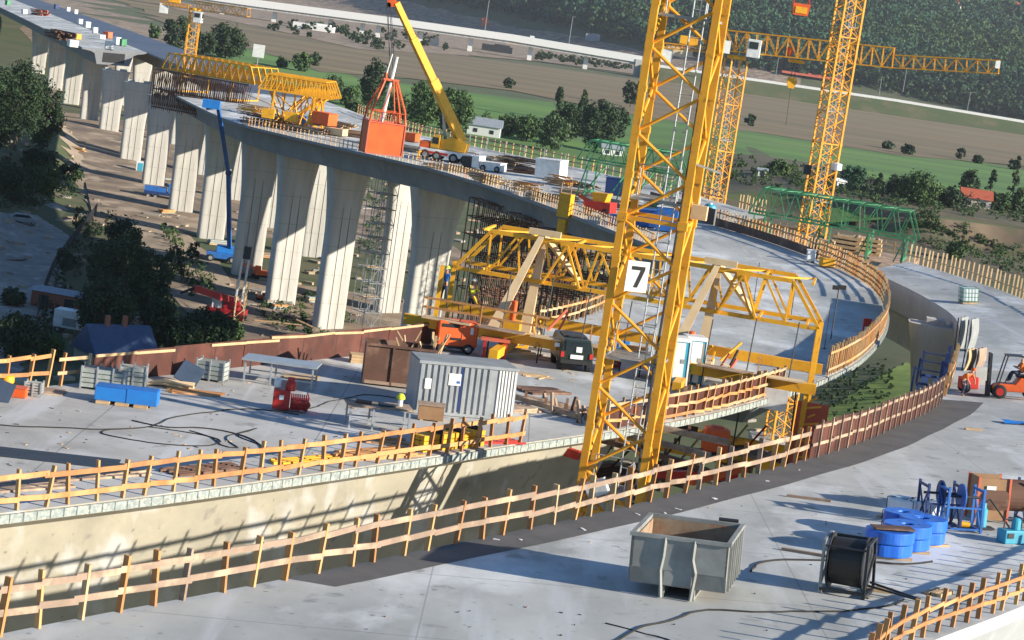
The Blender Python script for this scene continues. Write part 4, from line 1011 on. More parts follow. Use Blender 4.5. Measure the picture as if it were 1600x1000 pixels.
def jackbox(px, py, label, m='teal'):
    t = on('hydraulic_pump', label, 'hydraulic pump', px, py, 20)
    MB().box((0, 0, .2), (.75, .5, .4)).build('tank', m, t, bevel=.03)
    MB().lathe((.1, 0, .4), [(.14, 0), (.14, .28), (.08, .34)], 14).build('motor', m, t)
    MB().path([Vector((-.3, 0, .42)), Vector((-.3, 0, .7)), Vector((.28, 0, .7)), Vector((.28, 0, .42))], .025).build('handle', 'dark_steel', t)
    MB().box((-.2, -.26, .25), (.2, .03, .15)).build('panel', 'dark_steel', t)
jackbox(1580, 848, 'light blue hydraulic pump alone near the right frame edge')
t = on('stressing_jack', 'light blue stressing jack leaning before the brown crate', 'hydraulic jack', 1532, 826, 10)
MB().lathe((0, 0, .05), [(.16, 0), (.16, .55), (.11, .6), (.11, .75)], 14).build('cylinder', 'teal', t); MB().box((.05, -.05, .04), (.6, .4, .06)).build('base_plate', 'dark_steel', t)
MB().path([Vector((0, 0, .75)), Vector((.25, .1, .9)), Vector((.6, .1, .5)), Vector((.9, -.2, .04))], .03).build('hose', 'rubber', t)
MB().tube((-.4, -.1, .1), (-.75, -.05, .12), .09, 10).build('yellow_canister', 'yellow', t)
def planks(px, py, label, rz, n=3, L_=1.3, m='timber_pale', w=.14, h=.07, spread=.17, name='plank_pile', cat='planks', group='loose planks', lay=1, ang=4, tilt=True):
    t = on(name, label, cat, px, py, rz, group, tilt)
    for l in range(lay):
        for k in range(n):
            MB().box((random.uniform(-.1, .1)*L_*.4, (k-n/2+.5)*spread, h/2+l*(h+.01)), (L_*random.uniform(.85, 1.05), w, h), rz=random.uniform(-ang, ang)).build('plank', m, t)
    return t
planks(1468, 928, 'three short yellow planks by the bottom right railing', 52, 3, .85, 'timber_pale', .13, .08)
planks(1372, 924, 'short pale timber lying at the foot of the black reel', -8, 2, .7, 'timber_pale', .12, .1)
planks(1262, 866, 'thin dark plank lying left of the black reel', -20, 1, 1.4, 'timber_grey', .12)
planks(1262, 780, 'thin brown plank on bare concrete left of the reel frames', -10, 1, 1.4, 'timber_grey', .12)
planks(1520, 672, 'small piece of timber on bare concrete below the forklift', 5, 2, .7, 'timber_pale', .1)
t = on('blue_sheet', 'small crumpled blue sheet at the right edge below the forklift', 'plastic sheet', 1592, 663, 0); b = MB()
for i in range(5):
    for j in range(4): b.v.append((i*.35-.7, j*.3-.4, .03+random.uniform(0, .12)))
b.f = [(j+i*4, j+1+i*4, j+5+i*4, j+4+i*4) for i in range(4) for j in range(3)]; b.build('sheet', 'blue_bright', t)
def cable(label, pts, r=.03, m='rubber', name='cable', group='cables on the decks'):
    P = [hit(x, y)[0]+Vector((0, 0, r)) for x, y in pts]; P = resample(crom(P, 8), .35)
    P = [p+Vector((random.uniform(-.025, .025)+.05*math.sin(i*.7), random.uniform(-.025, .025)+.05*math.cos(i*.9), 0)) for i, p in enumerate(P)]
    t = thing(name, label, 'cable', P[0], group=group); MB().path(P, r, 5).build('run', m, t, world=True)
cable('long dark cable curving across the concrete in front of the skip', [(930, 1012), (1000, 985), (1060, 965), (1110, 955), (1200, 957), (1330, 955), (1395, 945), (1418, 935)], .025)
cable('dark cable from beside the skip past the foot of the black reel to the coils', [(1172, 895), (1180, 882), (1205, 878), (1295, 876), (1400, 882), (1462, 878)], .03)
cable('thin cable crossing the concrete at bottom centre', [(945, 975), (990, 986), (1040, 998), (1060, 1008)], .015)
# forklift with driver
t = on('forklift', 'orange red forklift with a seated driver at the right frame edge', 'forklift', 1575, 622, -4)
MB().prism([(-.75, .35), (1.3, .35), (1.45, .7), (1.35, 1.0), (.45, 1.05), (.2, .72), (-.55, .72), (-.75, .55)], -.52, .52).build('body', 'orange', t, bevel=.05)
MB().prism([(.75, .95), (1.42, .95), (1.42, 1.22), (.9, 1.25)], -.5, .5).build('counterweight', 'red', t, bevel=.05)
wheels(t, [(-.5, -.52), (-.5, .52)], .34, .24, rim='red'); wheels(t, [(1.0, -.48), (1.0, .48)], .27, .2, rim='red')
for x in (-.45, 1.0):
    for y in (-.45, .45): MB().bar((x-(.1 if x < 0 else 0), y, .7), (x+(.25 if x < 0 else -.15), y, 2.08), .06).build('roof_post', 'dark_steel', t)
b = MB(); b.box((.33, 0, 2.1), (1.2, 1.0, .05)); b.build('overhead_guard', 'dark_steel', t)
for y in (-.3, .3): MB().box((-.98, y, 1.1), (.12, .09, 2.1)).build('mast_rail', 'dark_steel', t)
for z in (.35, 1.1, 2.1): MB().box((-.98, 0, z), (.09, .6, .08)).build('mast_crossbar', 'dark_steel', t)
for y in (-.25, .25): MB().prism([(-1.04, .75), (-1.1, .75), (-1.1, .08), (-2.1, .05), (-2.1, .02), (-1.04, .02)], y-.05, y+.05).build('fork', 'dark_steel', t)
MB().box((.55, 0, 1.12), (.5, .5, .12)).box((.78, 0, 1.4), (.1, .48, .5)).build('seat', 'rubber', t)
MB().tube((-.2, 0, .75), (0, 0, 1.25), .03).build('steering_column', 'dark_steel', t)
def person(name_label, loc, rz, pose, shirt='vest_yellow', s=1., helmet='white_paint', n=None):
    t = thing('person', name_label, 'person', loc, rz, 'site workers', n)
    if pose == 'stand':
        J = dict(pel=(0, 0, .95), ch=(0, -.02, 1.35), nk=(0, 0, 1.5), hd=(0, -.02, 1.68), ls=(-.19, 0, 1.42), le=(-.27, -.04, 1.14), lh=(-.25, -.2, .93), rs=(.19, 0, 1.42), re=(.28, -.08, 1.15), rh=(.2, -.3, 1.05),
                 lk=(-.12, -.03, .5), lf=(-.13, .02, .08), lt=(-.14, -.14, .03), rk=(.13, -.05, .5), rf=(.15, 0, .08), rt=(.17, -.16, .03))
    elif pose == 'bend':
        J = dict(pel=(0, .12, .82), ch=(0, -.22, 1.1), nk=(0, -.36, 1.18), hd=(0, -.5, 1.24), ls=(-.19, -.25, 1.08), le=(-.24, -.36, .82), lh=(-.15, -.48, .6), rs=(.19, -.25, 1.08), re=(.25, -.4, .84), rh=(.15, -.5, .58),
                 lk=(-.14, -.12, .45), lf=(-.15, .04, .08), lt=(-.16, -.14, .03), rk=(.15, -.1, .45), rf=(.16, .1, .08), rt=(.17, -.08, .03))
    else:
        J = dict(pel=(0, .05, .08), ch=(0, .02, .48), nk=(0, 0, .64), hd=(0, -.04, .82), ls=(-.19, 0, .57), le=(-.25, -.14, .34), lh=(-.15, -.38, .38), rs=(.19, 0, .57), re=(.25, -.14, .34), rh=(.15, -.38, .38),
                 lk=(-.14, -.42, .1), lf=(-.14, -.5, -.32), lt=(-.14, -.64, -.35), rk=(.14, -.42, .1), rf=(.14, -.5, -.32), rt=(.14, -.64, -.35))
    names = list(J); V = [Vector(J[k]) for k in names]; ix = {k: i for i, k in enumerate(names)}
    E = [('pel', 'ch'), ('ch', 'nk'), ('nk', 'hd'), ('ch', 'ls'), ('ls', 'le'), ('le', 'lh'), ('ch', 'rs'), ('rs', 're'), ('re', 'rh'), ('pel', 'lk'), ('lk', 'lf'), ('lf', 'lt'), ('pel', 'rk'), ('rk', 'rf'), ('rf', 'rt')]
    Rr = dict(pel=.15, ch=.155, nk=.06, hd=.10, ls=.075, le=.05, lh=.04, rs=.075, re=.05, rh=.04, lk=.075, lf=.05, lt=.045, rk=.075, rf=.05, rt=.045)
    def skin(name, keys, edges, m, k=1.):
        ids = {q: i for i, q in enumerate(keys)}; me = bpy.data.meshes.new(name); me.from_pydata([J[q] for q in keys], [(ids[a_], ids[b_]) for a_, b_ in edges], [])
        o = bpy.data.objects.new(name, me); scene.collection.objects.link(o); o.parent = t; me.materials.append(MATS[m])
        mo = o.modifiers.new('skin', 'SKIN'); lay = me.skin_vertices[0].data
        for q, i in ids.items(): lay[i].radius = (Rr[q]*k, Rr[q]*k*.85)
        lay[0].use_root = True; su = o.modifiers.new('sub', 'SUBSURF'); su.levels = 1; su.render_levels = 1; return o
    skin('body', names, E, 'skin', .95)
    skin('jacket', ['pel', 'ch', 'ls', 'le', 'rs', 're'], [('pel', 'ch'), ('ch', 'ls'), ('ls', 'le'), ('ch', 'rs'), ('rs', 're')], shirt, 1.12)
    skin('trousers', ['pel', 'lk', 'lf', 'rk', 'rf'], [('pel', 'lk'), ('lk', 'lf'), ('pel', 'rk'), ('rk', 'rf')], 'trousers', 1.1)
    h = Vector(J['hd']); MB().lathe((h.x, h.y, h.z+.05), [(.155, 0), (.13, .02), (.12, .07), (.07, .12), (.01, .14)], 16).build('helmet', helmet, t, smooth=True)
    return t
p, n = hit(1575, 622); q = wmat(t) @ Vector((.5, 0, 1.15))
person('driver in an orange vest sitting on the orange red forklift', q, -90, 'sit', 'vest_orange')
p, n = hit(1506, 618); person('worker in orange bending over at the end of the brown screen', p, 40, 'bend', 'vest_orange', n=n, helmet='orange')
t = on('concrete_mixer', 'small red machine with a grey hood left of the forklift', 'site machine', 1512, 612, 10)
MB().box((0, 0, .45), (.9, .6, .6)).build('body', 'red', t, bevel=.05); MB().box((.75, 0, .8), (.9, .05, .9), rz=8).build('hood', 'grey_steel', t); wheels(t, [(-.2, -.35), (-.2, .35)], .22, .1)
t = on('liquid_container', 'white caged liquid container alone on the right hand deck', 'liquid container', 1513, 474, 8)
MB().box((0, 0, .64), (1.1, .95, .95)).build('tank', 'white_wrap', t, bevel=.08)
b = MB()
for k in range(6):
    x = -.58+k*.232; b.tube((x, -.51, .12), (x, -.51, 1.14), .015, 4); b.tube((x, .51, .12), (x, .51, 1.14), .015, 4)
for k in range(5):
    y = -.5+k*.25; b.tube((-.58, y, .12), (-.58, y, 1.14), .015, 4); b.tube((.58, y, .12), (.58, y, 1.14), .015, 4)
for z in (.2, .5, .8, 1.12): b.path([Vector(q) for q in ((-.58, -.51, z), (.58, -.51, z), (.58, .51, z), (-.58, .51, z), (-.58, -.51, z))], .016, 4)
b.build('cage', 'green_steel', t); MB().box((0, 0, .07), (1.15, 1.0, .13)).build('pallet', 'timber_grey', t)
# shutter panels and dark blue scaffold at the inner edge of the nearest deck
for k, (px, py, h, m_, lab) in enumerate(((1500, 545, 1.9, 'grey_steel', 'curved grey shutter panel nearest the dark blue brackets'), (1516, 548, 1.9, 'grey_steel', 'curved grey shutter panel, second from the dark blue brackets'), (1512, 578, 1.15, 'timber_pale', 'pale timber shutter panel leaning below the grey curved panels'), (1528, 578, 1.2, 'timber_grey', 'grey brown shutter panel nearest the forklift mast'))):
    t = on('shutter_panel', lab, 'shutter panel', px, py, 62, 'shutter panels'); b = MB(); n_ = 8
    for i in range(n_+1):
        a_ = i/n_; b.v += [(-.7, -.25*math.sin(a_*2.2), a_*h), (.7, -.25*math.sin(a_*2.2), a_*h), (.7, .06-.25*math.sin(a_*2.2), a_*h), (-.7, .06-.25*math.sin(a_*2.2), a_*h)]
    for i in range(n_):
        for j in range(4): b.f.append((4*i+j, 4*i+(j+1) % 4, 4*i+4+(j+1) % 4, 4*i+4+j))
    b.build('face', m_, t); b = MB()
    for x in (-.6, 0, .6): b.bar((x, .15, 0), (x, .0, h), .06)
    b.build('stiffener', 'dark_steel', t)
for k, Y in enumerate((106, 110, 114)):
    i = idx(AI, Y); d = (AO[i]-AI[i]).normalized(); t = thing('edge_bracket', 'dark blue steel bracket hanging on the inner edge, %s from the brown screen' % ORD[k], 'edge bracket', AI[i]-d*.3-Vector((0, 0, 2.5)), math.degrees(math.atan2(d.y, d.x)), 'edge brackets')
    MB().bar((0, 0, 0), (0, 0, 4.1), .16).build('post', 'blue_dark', t)
    b = MB(); b.bar((-1.3, 0, 2.3), (0, 0, 2.3), .12); b.bar((-1.3, 0, 2.3), (0, 0, .3), .1); b.bar((-1.3, 0, 2.3), (-1.3, 0, 3.6), .1); b.bar((-1.3, 0, 3.5), (0, 0, 3.5), .06); b.build('strut', 'blue_dark', t)
    for x in (-.9, -.3): MB().bar((x, 0, 2.36), (x, 2.2 if k < 2 else -1, 2.36), .3, .05).build('walk_board', 'blue_dark', t)

# ---------------- things on the middle deck ----------------
t = on('steel_container', 'ribbed grey steel storage container with two pale signs on its wall', 'storage container', 724, 652, 14)
Lc, Hc, Dc = 4.05, 2.0, 2.2
MB().box((0, Dc/2, Hc/2+.08), (Lc, Dc, Hc)).build('shell', 'galv', t)
n_ = 16
for k in range(n_):
    x = -Lc/2+.12+k*(Lc-.24)/(n_-1)
    if .78 < (x+Lc/2)/Lc < 1: continue
    MB().box((x, -.03, Hc/2+.08), (.11, .06, Hc-.12)).build('rib', 'galv', t)
for k in range(6): MB().box((Lc/2-.08-k*.13, -.025, Hc/2+.08), (.07, .05, Hc-.12)).build('rib', 'white_paint', t)
b = MB(); b.box((0, -.02, Hc+.1), (Lc+.06, .1, .12)); b.box((0, -.02, .08), (Lc+.06, .1, .12)); b.build('edge_beam', 'galv', t)
MB().box((0, Dc/2, Hc+.12), (Lc-.05, Dc-.05, .06)).build('roof_sheet', 'grey_steel', t)
MB().box((-.55, -.075, 1.5), (.5, .02, .48)).build('sign', 'white_paint', t); MB().box((-.40, -.09, 1.4), (.14, .01, .1)).build('sign_mark', 'blue', t)
MB().box((-1.62, -.075, 1.25), (.26, .02, .42)).build('sign', 'white_paint', t)
MB().box((-.28, -.05, Hc/2+.1), (.10, .04, Hc-.2)).build('door_gap', 'blue_dark', t)
planks(765, 575, 'short cream boards stacked on deck behind the container', 20, 3, 1.6, 'cream', .3, .12, .33)
t = on('site_box', 'small brown wooden chest standing against the ribbed container', 'wooden chest', 672, 656, 4)
MB().box((0, 0, .32), (1.0, .7, .55)).build('body', 'cardboard', t); MB().box((0, 0, .63), (1.08, .78, .06)).build('lid', 'timber_grey', t)
for x in (-.35, .35): MB().box((x, 0, .03), (.12, .7, .07)).build('foot', 'timber_pale', t)
t = on('rusty_container', 'open brown steel container with timber sticking out of it', 'steel container', 620, 606, 6)
for y in (0, 2.0): MB().box((0, y, .9), (2.9, .08, 1.65)).build('side_wall', 'rust_box', t)
for x in (-1.45, 1.45): MB().box((x, 1.0, .9), (.08, 1.92, 1.65)).build('end_wall', 'rust_box', t)
MB().box((0, 1.0, .1), (2.85, 1.95, .08)).build('floor', 'rust_box', t)
for x in (-1.45, -.3, .8): MB().box((x, -.07, .9), (.09, .07, 1.65)).build('rib', 'rust_box', t)
MB().box((0, -.06, 1.74), (3.0, .12, .1)).build('rim', 'rust_box', t); MB().box((0, -.05, .14), (2.9, .1, .14)).build('base_rail', 'timber_grey', t)
p, n = hit(655, 604); t = thing('timber_scraps', 'broken pale timber pieces poking out of the brown container', 'timber scraps', p+Vector((-.3, .9, .9)), 0)
for k in range(14): MB().bar((random.uniform(-.8, .8), random.uniform(-.5, .5), -.6), (random.uniform(-1.1, 1.3), random.uniform(-.5, .6), random.uniform(.8, 1.5)), .1, .05).build('board', 'timber_pale', t)
t = on('generator', 'orange diesel generator with black vents behind the brown container', 'generator', 712, 552, 12)
MB().box((0, .5, .95), (1.95, 1.2, 1.2)).build('housing', 'orange', t, bevel=.06)
MB().box((-.4, -.115, 1.33), (.85, .03, .16)).build('vent', 'rubber', t); MB().box((-.1, -.115, .7), (.5, .03, .12)).build('vent', 'rubber', t)
MB().box((.66, -.112, 1.15), (.14, .02, .34)).build('label_plate', 'white_paint', t); MB().box((.2, -.11, .95), (.03, .03, 1.1)).build('door_edge', 'salmon', t)
MB().box((0, .5, .27), (1.8, 1.0, .14)).build('base_frame', 'dark_steel', t); wheels(t, [(.55, -.15), (.55, 1.0)], .25, .16)
t = on('steel_trestle', 'red steel trestle between the orange generator and the yellow traveller', 'trestle', 771, 562, 0)
for x in (-.5, .5):
    for y in (0, .7): MB().box((x, y, .45), (.14, .14, .9)).build('leg', 'red', t)
MB().box((0, .35, .95), (1.4, .9, .14)).build('top_beam', 'salmon', t)
def bench(px, py, label, w, d, h, rz, top='grey_steel', leg='galv'):
    t = on('work_bench', label, 'work bench', px, py, rz, 'work benches')
    MB().box((0, 0, h), (w, d, .07)).build('table_top', top, t)
    for x in (-w*.45, -w*.1, w*.45):
        for y in (-d*.42, d*.42): MB().box((x, y, h/2-.02), (.07, .07, h-.04)).build('leg', leg, t)
    for y in (-d*.42, d*.42): MB().bar((-w*.45, y, h*.35), (w*.45, y, h*.35), .05).build('stretcher', leg, t)
    return t
bench(437, 600, 'large pale topped steel work bench in front of the brown screen', 3.1, 1.6, .95, -2, 'galv')
bench(588, 668, 'brown topped work bench between the red pump and the container', 2.5, 1.3, .85, 12, 'timber_grey')
p, n = hit(588, 668)
t = thing('canister', 'white canister with a yellow cap on the brown topped bench', 'canister', p+Vector((.75, .3, .9)))
MB().lathe((0, 0, 0), [(.1, 0), (.1, .28)], 12).build('body', 'white_paint', t); MB().lathe((0, 0, .28), [(.17, 0), (.16, .1), (.08, .2)], 14).build('cap', 'vest_yellow', t)
for k, (dx, lab, m_) in enumerate(((-.6, 'rusty steel plate lying on the left end of the brown topped bench', 'rust_box'), (.3, 'dark steel offcut lying in the middle of the brown topped bench', 'dark_steel'))):
    tag(MB().box((p.x+dx, p.y-.1, p.z+.93), (.6, .4, .08), rz=20*k).build('steel_offcut', m_), lab, 'steel plate')
planks(600, 690, 'scattered orange planks lying under the brown topped bench', 8, 5, 1.8, 'timber', .14, .05, .3, ang=20)
t = on('hydraulic_unit', 'bright red pump unit with hoses and a white lamp on the left deck', 'pump unit', 452, 642, 6)
MB().box((-.35, 0, .45), (.65, .7, .75)).build('tank', 'red', t, bevel=.03); MB().box((-.35, -.36, .55), (.18, .02, .18)).build('label_plate', 'white_paint', t)
MB().lathe((-.05, 0, .8), [(.2, 0), (.2, .3), (.14, .4), (.14, .5)], 14).build('motor', 'red', t)
for k in range(9): MB().path([Vector((.0+k*.08, -.3, .1)), Vector((.05+k*.08, -.38, .35)), Vector((.02+k*.08, -.2, .72))], .03, 5).build('valve_hose', 'red', t)
MB().box((.35, .05, .3), (.7, .5, .4)).build('pump_block', 'red', t)
for k in range(3): MB().lathe((.15+k*.25, -.25, .35), [(.05, -.1), (.14, -.1), (.14, .0), (.05, .0)], 14, 'Y').build('gauge', 'salmon', t)
MB().lathe((-.55, 0, .85), [(.1, 0), (.14, .05), (.14, .3), (.09, .36)], 12).build('lamp', 'white_paint', t); MB().path([Vector((.62, -.2, .05)), Vector((.7, -.2, .6)), Vector((.62, -.1, .8))], .03).build('handle', 'dark_steel', t)
t = on('blue_crate', 'low bright blue steel box resting on timber bearers', 'blue box', 195, 634, 3)
MB().box((-.55, .35, .36), (1.2, .8, .5)).build('left_half', 'blue_bright', t, bevel=.02); MB().box((.6, .35, .36), (1.15, .84, .54)).build('right_half', 'blue_bright', t, bevel=.02)
MB().box((0, .35, .64), (2.25, .7, .04)).build('lid', 'blue', t)
for x in (-.8, -.1, .6): MB().box((x, .2, .055), (.5, .9, .1), rz=random.uniform(-5, 5)).build('bearer', 'timber_pale', t)
def mesh_crate(px, py, label, w=1.2, d=.8, h=.85, rz=4):
    t = on('mesh_crate', label, 'crate', px, py, rz, 'grey crates'); 
    for y, sx in ((-d/2, w), (d/2, w)):
        b = MB()
        for k in range(4): b.box((0, y, .16+k*(h-.1)/4), (w, .035, (h-.1)/4-.035))
        b.build('side_slats', 'crate_grey', t)
    for x in (-w/2, w/2):
        b = MB()
        for k in range(4): b.box((x, 0, .16+k*(h-.1)/4), (.035, d-.05, (h-.1)/4-.035))
        b.build('end_slats', 'crate_grey', t)
    for x in (-w/2, 0, w/2):
        for y in (-d/2-.03, d/2+.03): MB().box((x, y, h/2), (.06, .05, h+.1)).build('post', 'galv', t)
    MB().box((0, 0, h*.55), (w-.1, d-.1, h*.7)).build('contents', 'spoil', t)
mesh_crate(152, 607, 'grey slatted crate, leftmost of those by the brown screen')
mesh_crate(176, 610, 'grey slatted crate second from left, in front of the blue box corner', .9, .6, .75, 2)
mesh_crate(207, 604, 'grey slatted crate third from left, beside the pale hoses', 1.0, .7, .85, 6)
mesh_crate(330, 594, 'tilted grey slatted crate right of the blue leaning sheet', 1.15, .7, .85, -8)
mesh_crate(52, 618, 'small brown grey crate near the left railing', .6, .5, .5)
t = on('leaning_sheet', 'dark blue board leaning beside the tilted crate', 'board', 292, 602, -5); MB().box((0, .3, .42), (.95, .05, 1.0), rx=-48, ry=20).build('sheet', 'sheet_blue', t)
t = on('leaning_sheet', 'dark blue board leaning at the left frame edge', 'board', 2, 628, 0); MB().box((0, .1, .35), (.7, .05, .8), rx=-25, ry=15).build('sheet', 'sheet_blue', t)
t = on('hose_bundle', 'pile of cream coloured hoses by the third grey crate', 'hoses', 262, 606, 4)
for k in range(10):
    y = (k % 5)*.1; z = .06+(k//5)*.11; MB().path([Vector((-.9+.1*k*.5, y, z)), Vector((-.2, y+random.uniform(-.1, .1), z+.08)), Vector((.4, y+.05, z+.02)), Vector((1.0, y+random.uniform(-.1, .2), z))], .055, 6).build('hose', 'cream', t)
planks(305, 614, 'long orange boards lying in front of the tilted crate', 10, 5, 2.2, 'timber', .16, .05, .2, ang=6)
planks(370, 556, 'row of scrap timber standing on end against the brown screen', 10, 6, .8, 'timber_pale', .1, .3, .2, ang=30)
t = on('orange_box', 'low orange metal box by the left frame edge', 'orange box', 25, 620, 2); MB().box((0, 0, .18), (.75, .45, .35)).build('body', 'orange', t, bevel=.02); MB().box((0, 0, .37), (.8, .5, .04)).build('lid', 'salmon', t)
t = on('barrel', 'round yellow drum behind the low orange box', 'drum', 10, 610, 0); MB().lathe((0, 0, .15), [(.2, 0), (.26, .08), (.26, .35), (.2, .42)], 18).build('body', 'yellow', t, smooth=True); MB().box((0, 0, .08), (.6, .5, .14)).build('pallet', 'timber', t)
t = on('barrel', 'grey green drum lying behind the small crate', 'drum', 30, 604, 0); MB().lathe((0, 0, .2), [(.18, -.3), (.2, -.28), (.2, .28), (.18, .3)], 16, 'X').build('body', 'crate_grey', t)
planks(75, 612, 'grey boards spread on the concrete right of the small crate', 6, 5, 1.3, 'timber_grey', .2, .04, .28, ang=15)
planks(90, 716, 'dark flat mats lying on concrete behind the orange railing', 6, 3, 4.4, 'dark_steel', .5, .02, .5, ang=3)
planks(40, 760, 'grey formwork boards stored along the orange railing at left', 50, 4, 3.0, 'timber_grey', .25, .06, .3)
planks(150, 742, 'grey boards stored behind the orange railing below the dark mats', 50, 4, 3.6, 'timber_grey', .22, .06, .3)
planks(320, 735, 'dark rusty props piled behind the middle of the orange railing', 50, 6, 3.2, 'rust_box', .09, .09, .17)
planks(480, 722, 'olive and yellow props piled behind the orange railing', 50, 5, 3, 'yellow', .1, .1, .2, ang=6)
planks(585, 712, 'orange planks piled behind the orange railing near its right part', 50, 6, 3.6, 'timber', .16, .07, .2, ang=5, lay=2)
for k, (px, lab) in enumerate(((668, 'left'), (698, 'middle'), (730, 'right'))):
    t = on('beam_bundle', 'bundle of yellow formwork beams behind the orange railing, %s one of three' % lab, 'beam bundle', px, 703-(k*3), 55, 'yellow beam bundles')
    for j in range(3):
        for l in range(3): MB().box((0, j*.22-.2, .1+l*.21), (1.3, .19, .18)).build('beam', 'yellow', t)
    MB().box((.3, 0, .4), (.05, .75, .75)).build('strap', 'rubber', t)
planks(775, 690, 'red rods and planks at the right end of the orange railing', 40, 7, 2, 'red', .07, .07, .14, ang=12)
cable('main dark cable running across the left deck below the blue box', [(-20, 664), (60, 668), (150, 671), (225, 669), (262, 656), (320, 645), (400, 640), (470, 650)], .024)
cable('dark cable looping under the main one on the left deck', [(232, 668), (300, 677), (345, 690), (300, 698), (220, 690), (168, 681), (165, 673), (200, 671)], .02)
cable('knotted dark cable in front of the red pump', [(295, 674), (330, 684), (350, 698), (372, 700), (352, 686), (380, 676), (400, 670), (372, 682), (420, 700)], .02)
cable('dark cable from the knot away to the work bench', [(205, 658), (260, 668), (340, 672), (400, 690), (410, 705)], .025)
cable('dark cable on the concrete left of the container', [(480, 640), (540, 622), (590, 618), (640, 628)], .02)
# the car
t = on('off_road_car', 'dark green off road car seen from behind, parked by the yellow traveller', 'car', 898, 582, 8)
MB().prism([(-.80, .42), (.80, .42), (.82, .95), (.66, 1.55), (-.66, 1.55), (-.82, .95)], 0, 3.4).build('body', 'green_body' if 'green_body' in MATS else 'dark_steel', t, bevel=.06)
MB().box((0, -.02, 1.25), (1.15, .03, .42)).build('rear_window', 'glass_dark', t)
for x in (-.7, .7): MB().box((x, -.03, .82), (.16, .05, .26)).build('tail_light', 'red', t)
MB().box((0, -.04, .74), (.62, .03, .2)).build('number_plate', 'white_paint', t); MB().box((.08, -.045, 1.1), (.28, .03, .26)).build('sticker', 'white_paint', t)
MB().box((0, -.1, .5), (1.55, .2, .16)).build('bumper', 'rubber', t)
for y in (.6, 2.7):
    for x in (-.68, .68): wv = MB().lathe((x, y, .36), [(.2, -.12), (.36, -.1), (.36, .1), (.2, .12)], 18, 'X').build('wheel', 'rubber', t)
MB().box((0, 1.7, 1.6), (1.1, 1.6, .06)).build('roof_rack', 'dark_steel', t); MB().box((-.95, .3, 1.2), (.22, .1, .18)).build('mirror', 'white_paint', t)
def toilet(px, py, label, rz=8):
    t = on('portable_toilet', label, 'portable toilet', px, py, rz, 'portable toilets')
    MB().box((0, .5, 1.1), (1.05, 1.05, 2.1)).build('cabin', 'teal', t, bevel=.04)
    d = MB().box((.02, -.04, 1.1), (.50, .05, 1.95)).build('door', 'white_paint', t); MB().box((.2, -.075, 1.2), (.2, .02, .2)).build('symbol', 'grey_steel', d)
    MB().prism([(-.57, 2.12), (.57, 2.12), (.48, 2.3), (-.48, 2.3)], -.06, 1.08).build('roof', 'white_paint', t)
    for x in (-.5, .5): MB().box((x, -.03, 1.1), (.08, .06, 2.1)).build('corner_post', 'white_paint' if x > 0 else 'blue_bright', t)
toilet(1055, 603, 'blue and white portable toilet nearest the numbered mast'); toilet(1081, 601, 'blue and white portable toilet on the right of its twin')
# clutter behind the mast
def cratebox(px, py, label, m, w, d, h, rz=8, lid=None, cat='site box', name='site_box'):
    t = on(name, label, cat, px, py, rz); MB().box((0, 0, h/2+.06), (w, d, h)).build('body', m, t, bevel=.03)
    MB().box((0, 0, h+.08), (w+.05, d+.05, .05)).build('lid', lid or m, t); b = MB().box((0, 0, .03), (w*.9, d*.9, .06)).build('base', 'timber_grey', t)
    MB().box((w*.1, -d/2-.02, h*.55), (w*.3, .03, h*.25)).build('panel', 'grey_steel', t); return t
cratebox(965, 548, 'blue tool chest behind the numbered mast', 'blue_bright', 1.1, .7, .6)
cratebox(990, 556, 'orange topped box behind the numbered mast, right of the blue chest', 'timber', 1.3, .6, .4)
planks(1000, 566, 'coloured formwork parts piled behind the numbered mast', 30, 6, 2.2, 'timber_grey', .15, .1, .22, ang=15)
planks(930, 552, 'red oxide beams lying right of the dark car', 30, 4, 1.8, 'salmon', .15, .14, .22)
# beams bridging the gap beside the mast
def beam(label, a_, b_, z0, z1, w_, h_, m, name='gap_beam'):
    p, q = at(a_[0], a_[1], z0), at(b_[0], b_[1], z1); t = thing(name, label, 'beam', p, group='beams across the gap')
    MB().bar(p, q, w_, h_).build('beam', m, t, world=True); 
    for f in (.2, .5, .8): MB().bar(p.lerp(q, f)+Vector((0, 0, h_/2)), p.lerp(q, f)+Vector((0, 0, h_/2+.25)), .12, .12).build('cleat', 'rust_box', t, world=True)
beam('long grey brown timber beam crossing behind the numbered mast to the orange tank', (822, 622), (1140, 692), 21.9, 21.5, .3, .25, 'timber_grey')
beam('grey brown timber beam just below the longest one beside the mast', (835, 642), (1110, 712), 21.6, 21.3, .25, .22, 'timber_grey')
beam('brown beam third down in the gap beside the mast', (838, 660), (1090, 728), 21.3, 21, .25, .22, 'rust_box')
beam('red steel beam at the cut end of the left deck', (828, 686), (905, 712), 21, 20.8, .3, .35, 'red')
beam('short thick timber on the cut end of the left deck', (800, 618), (905, 650), 22.0, 21.9, .3, .2, 'timber_grey')
beam('red steel beam low behind the grey railing right of the mast', (1020, 740), (1150, 745), 20.8, 20.8, .3, .3, 'red')
beam('orange red beam in the gap just before the brown screen', (1080, 752), (1165, 730), 21, 21.2, .22, .3, 'orange')
for k in range(10):
    p = at(845+k*9, 640+k*4+random.uniform(-10, 10), 21.6); t = thing('steel_prop', 'short red brown steel prop at the cut deck end', 'steel prop', p, group='short props at the cut end'); MB().bar(p, p+Vector((random.uniform(-.3, .3), .2, random.uniform(.5, 1.1))), .12).build('shaft', random.choice(['rust_box', 'salmon', 'timber_grey']), t, world=True); MB().box((0, 0, .02), (.3, .3, .05)).build('foot_plate', 'rust_box', t)
p = at(1115, 706, 20.6); t = thing('fuel_tank', 'rounded orange tank sunk in the gap right of the numbered mast', 'tank', p, 4)
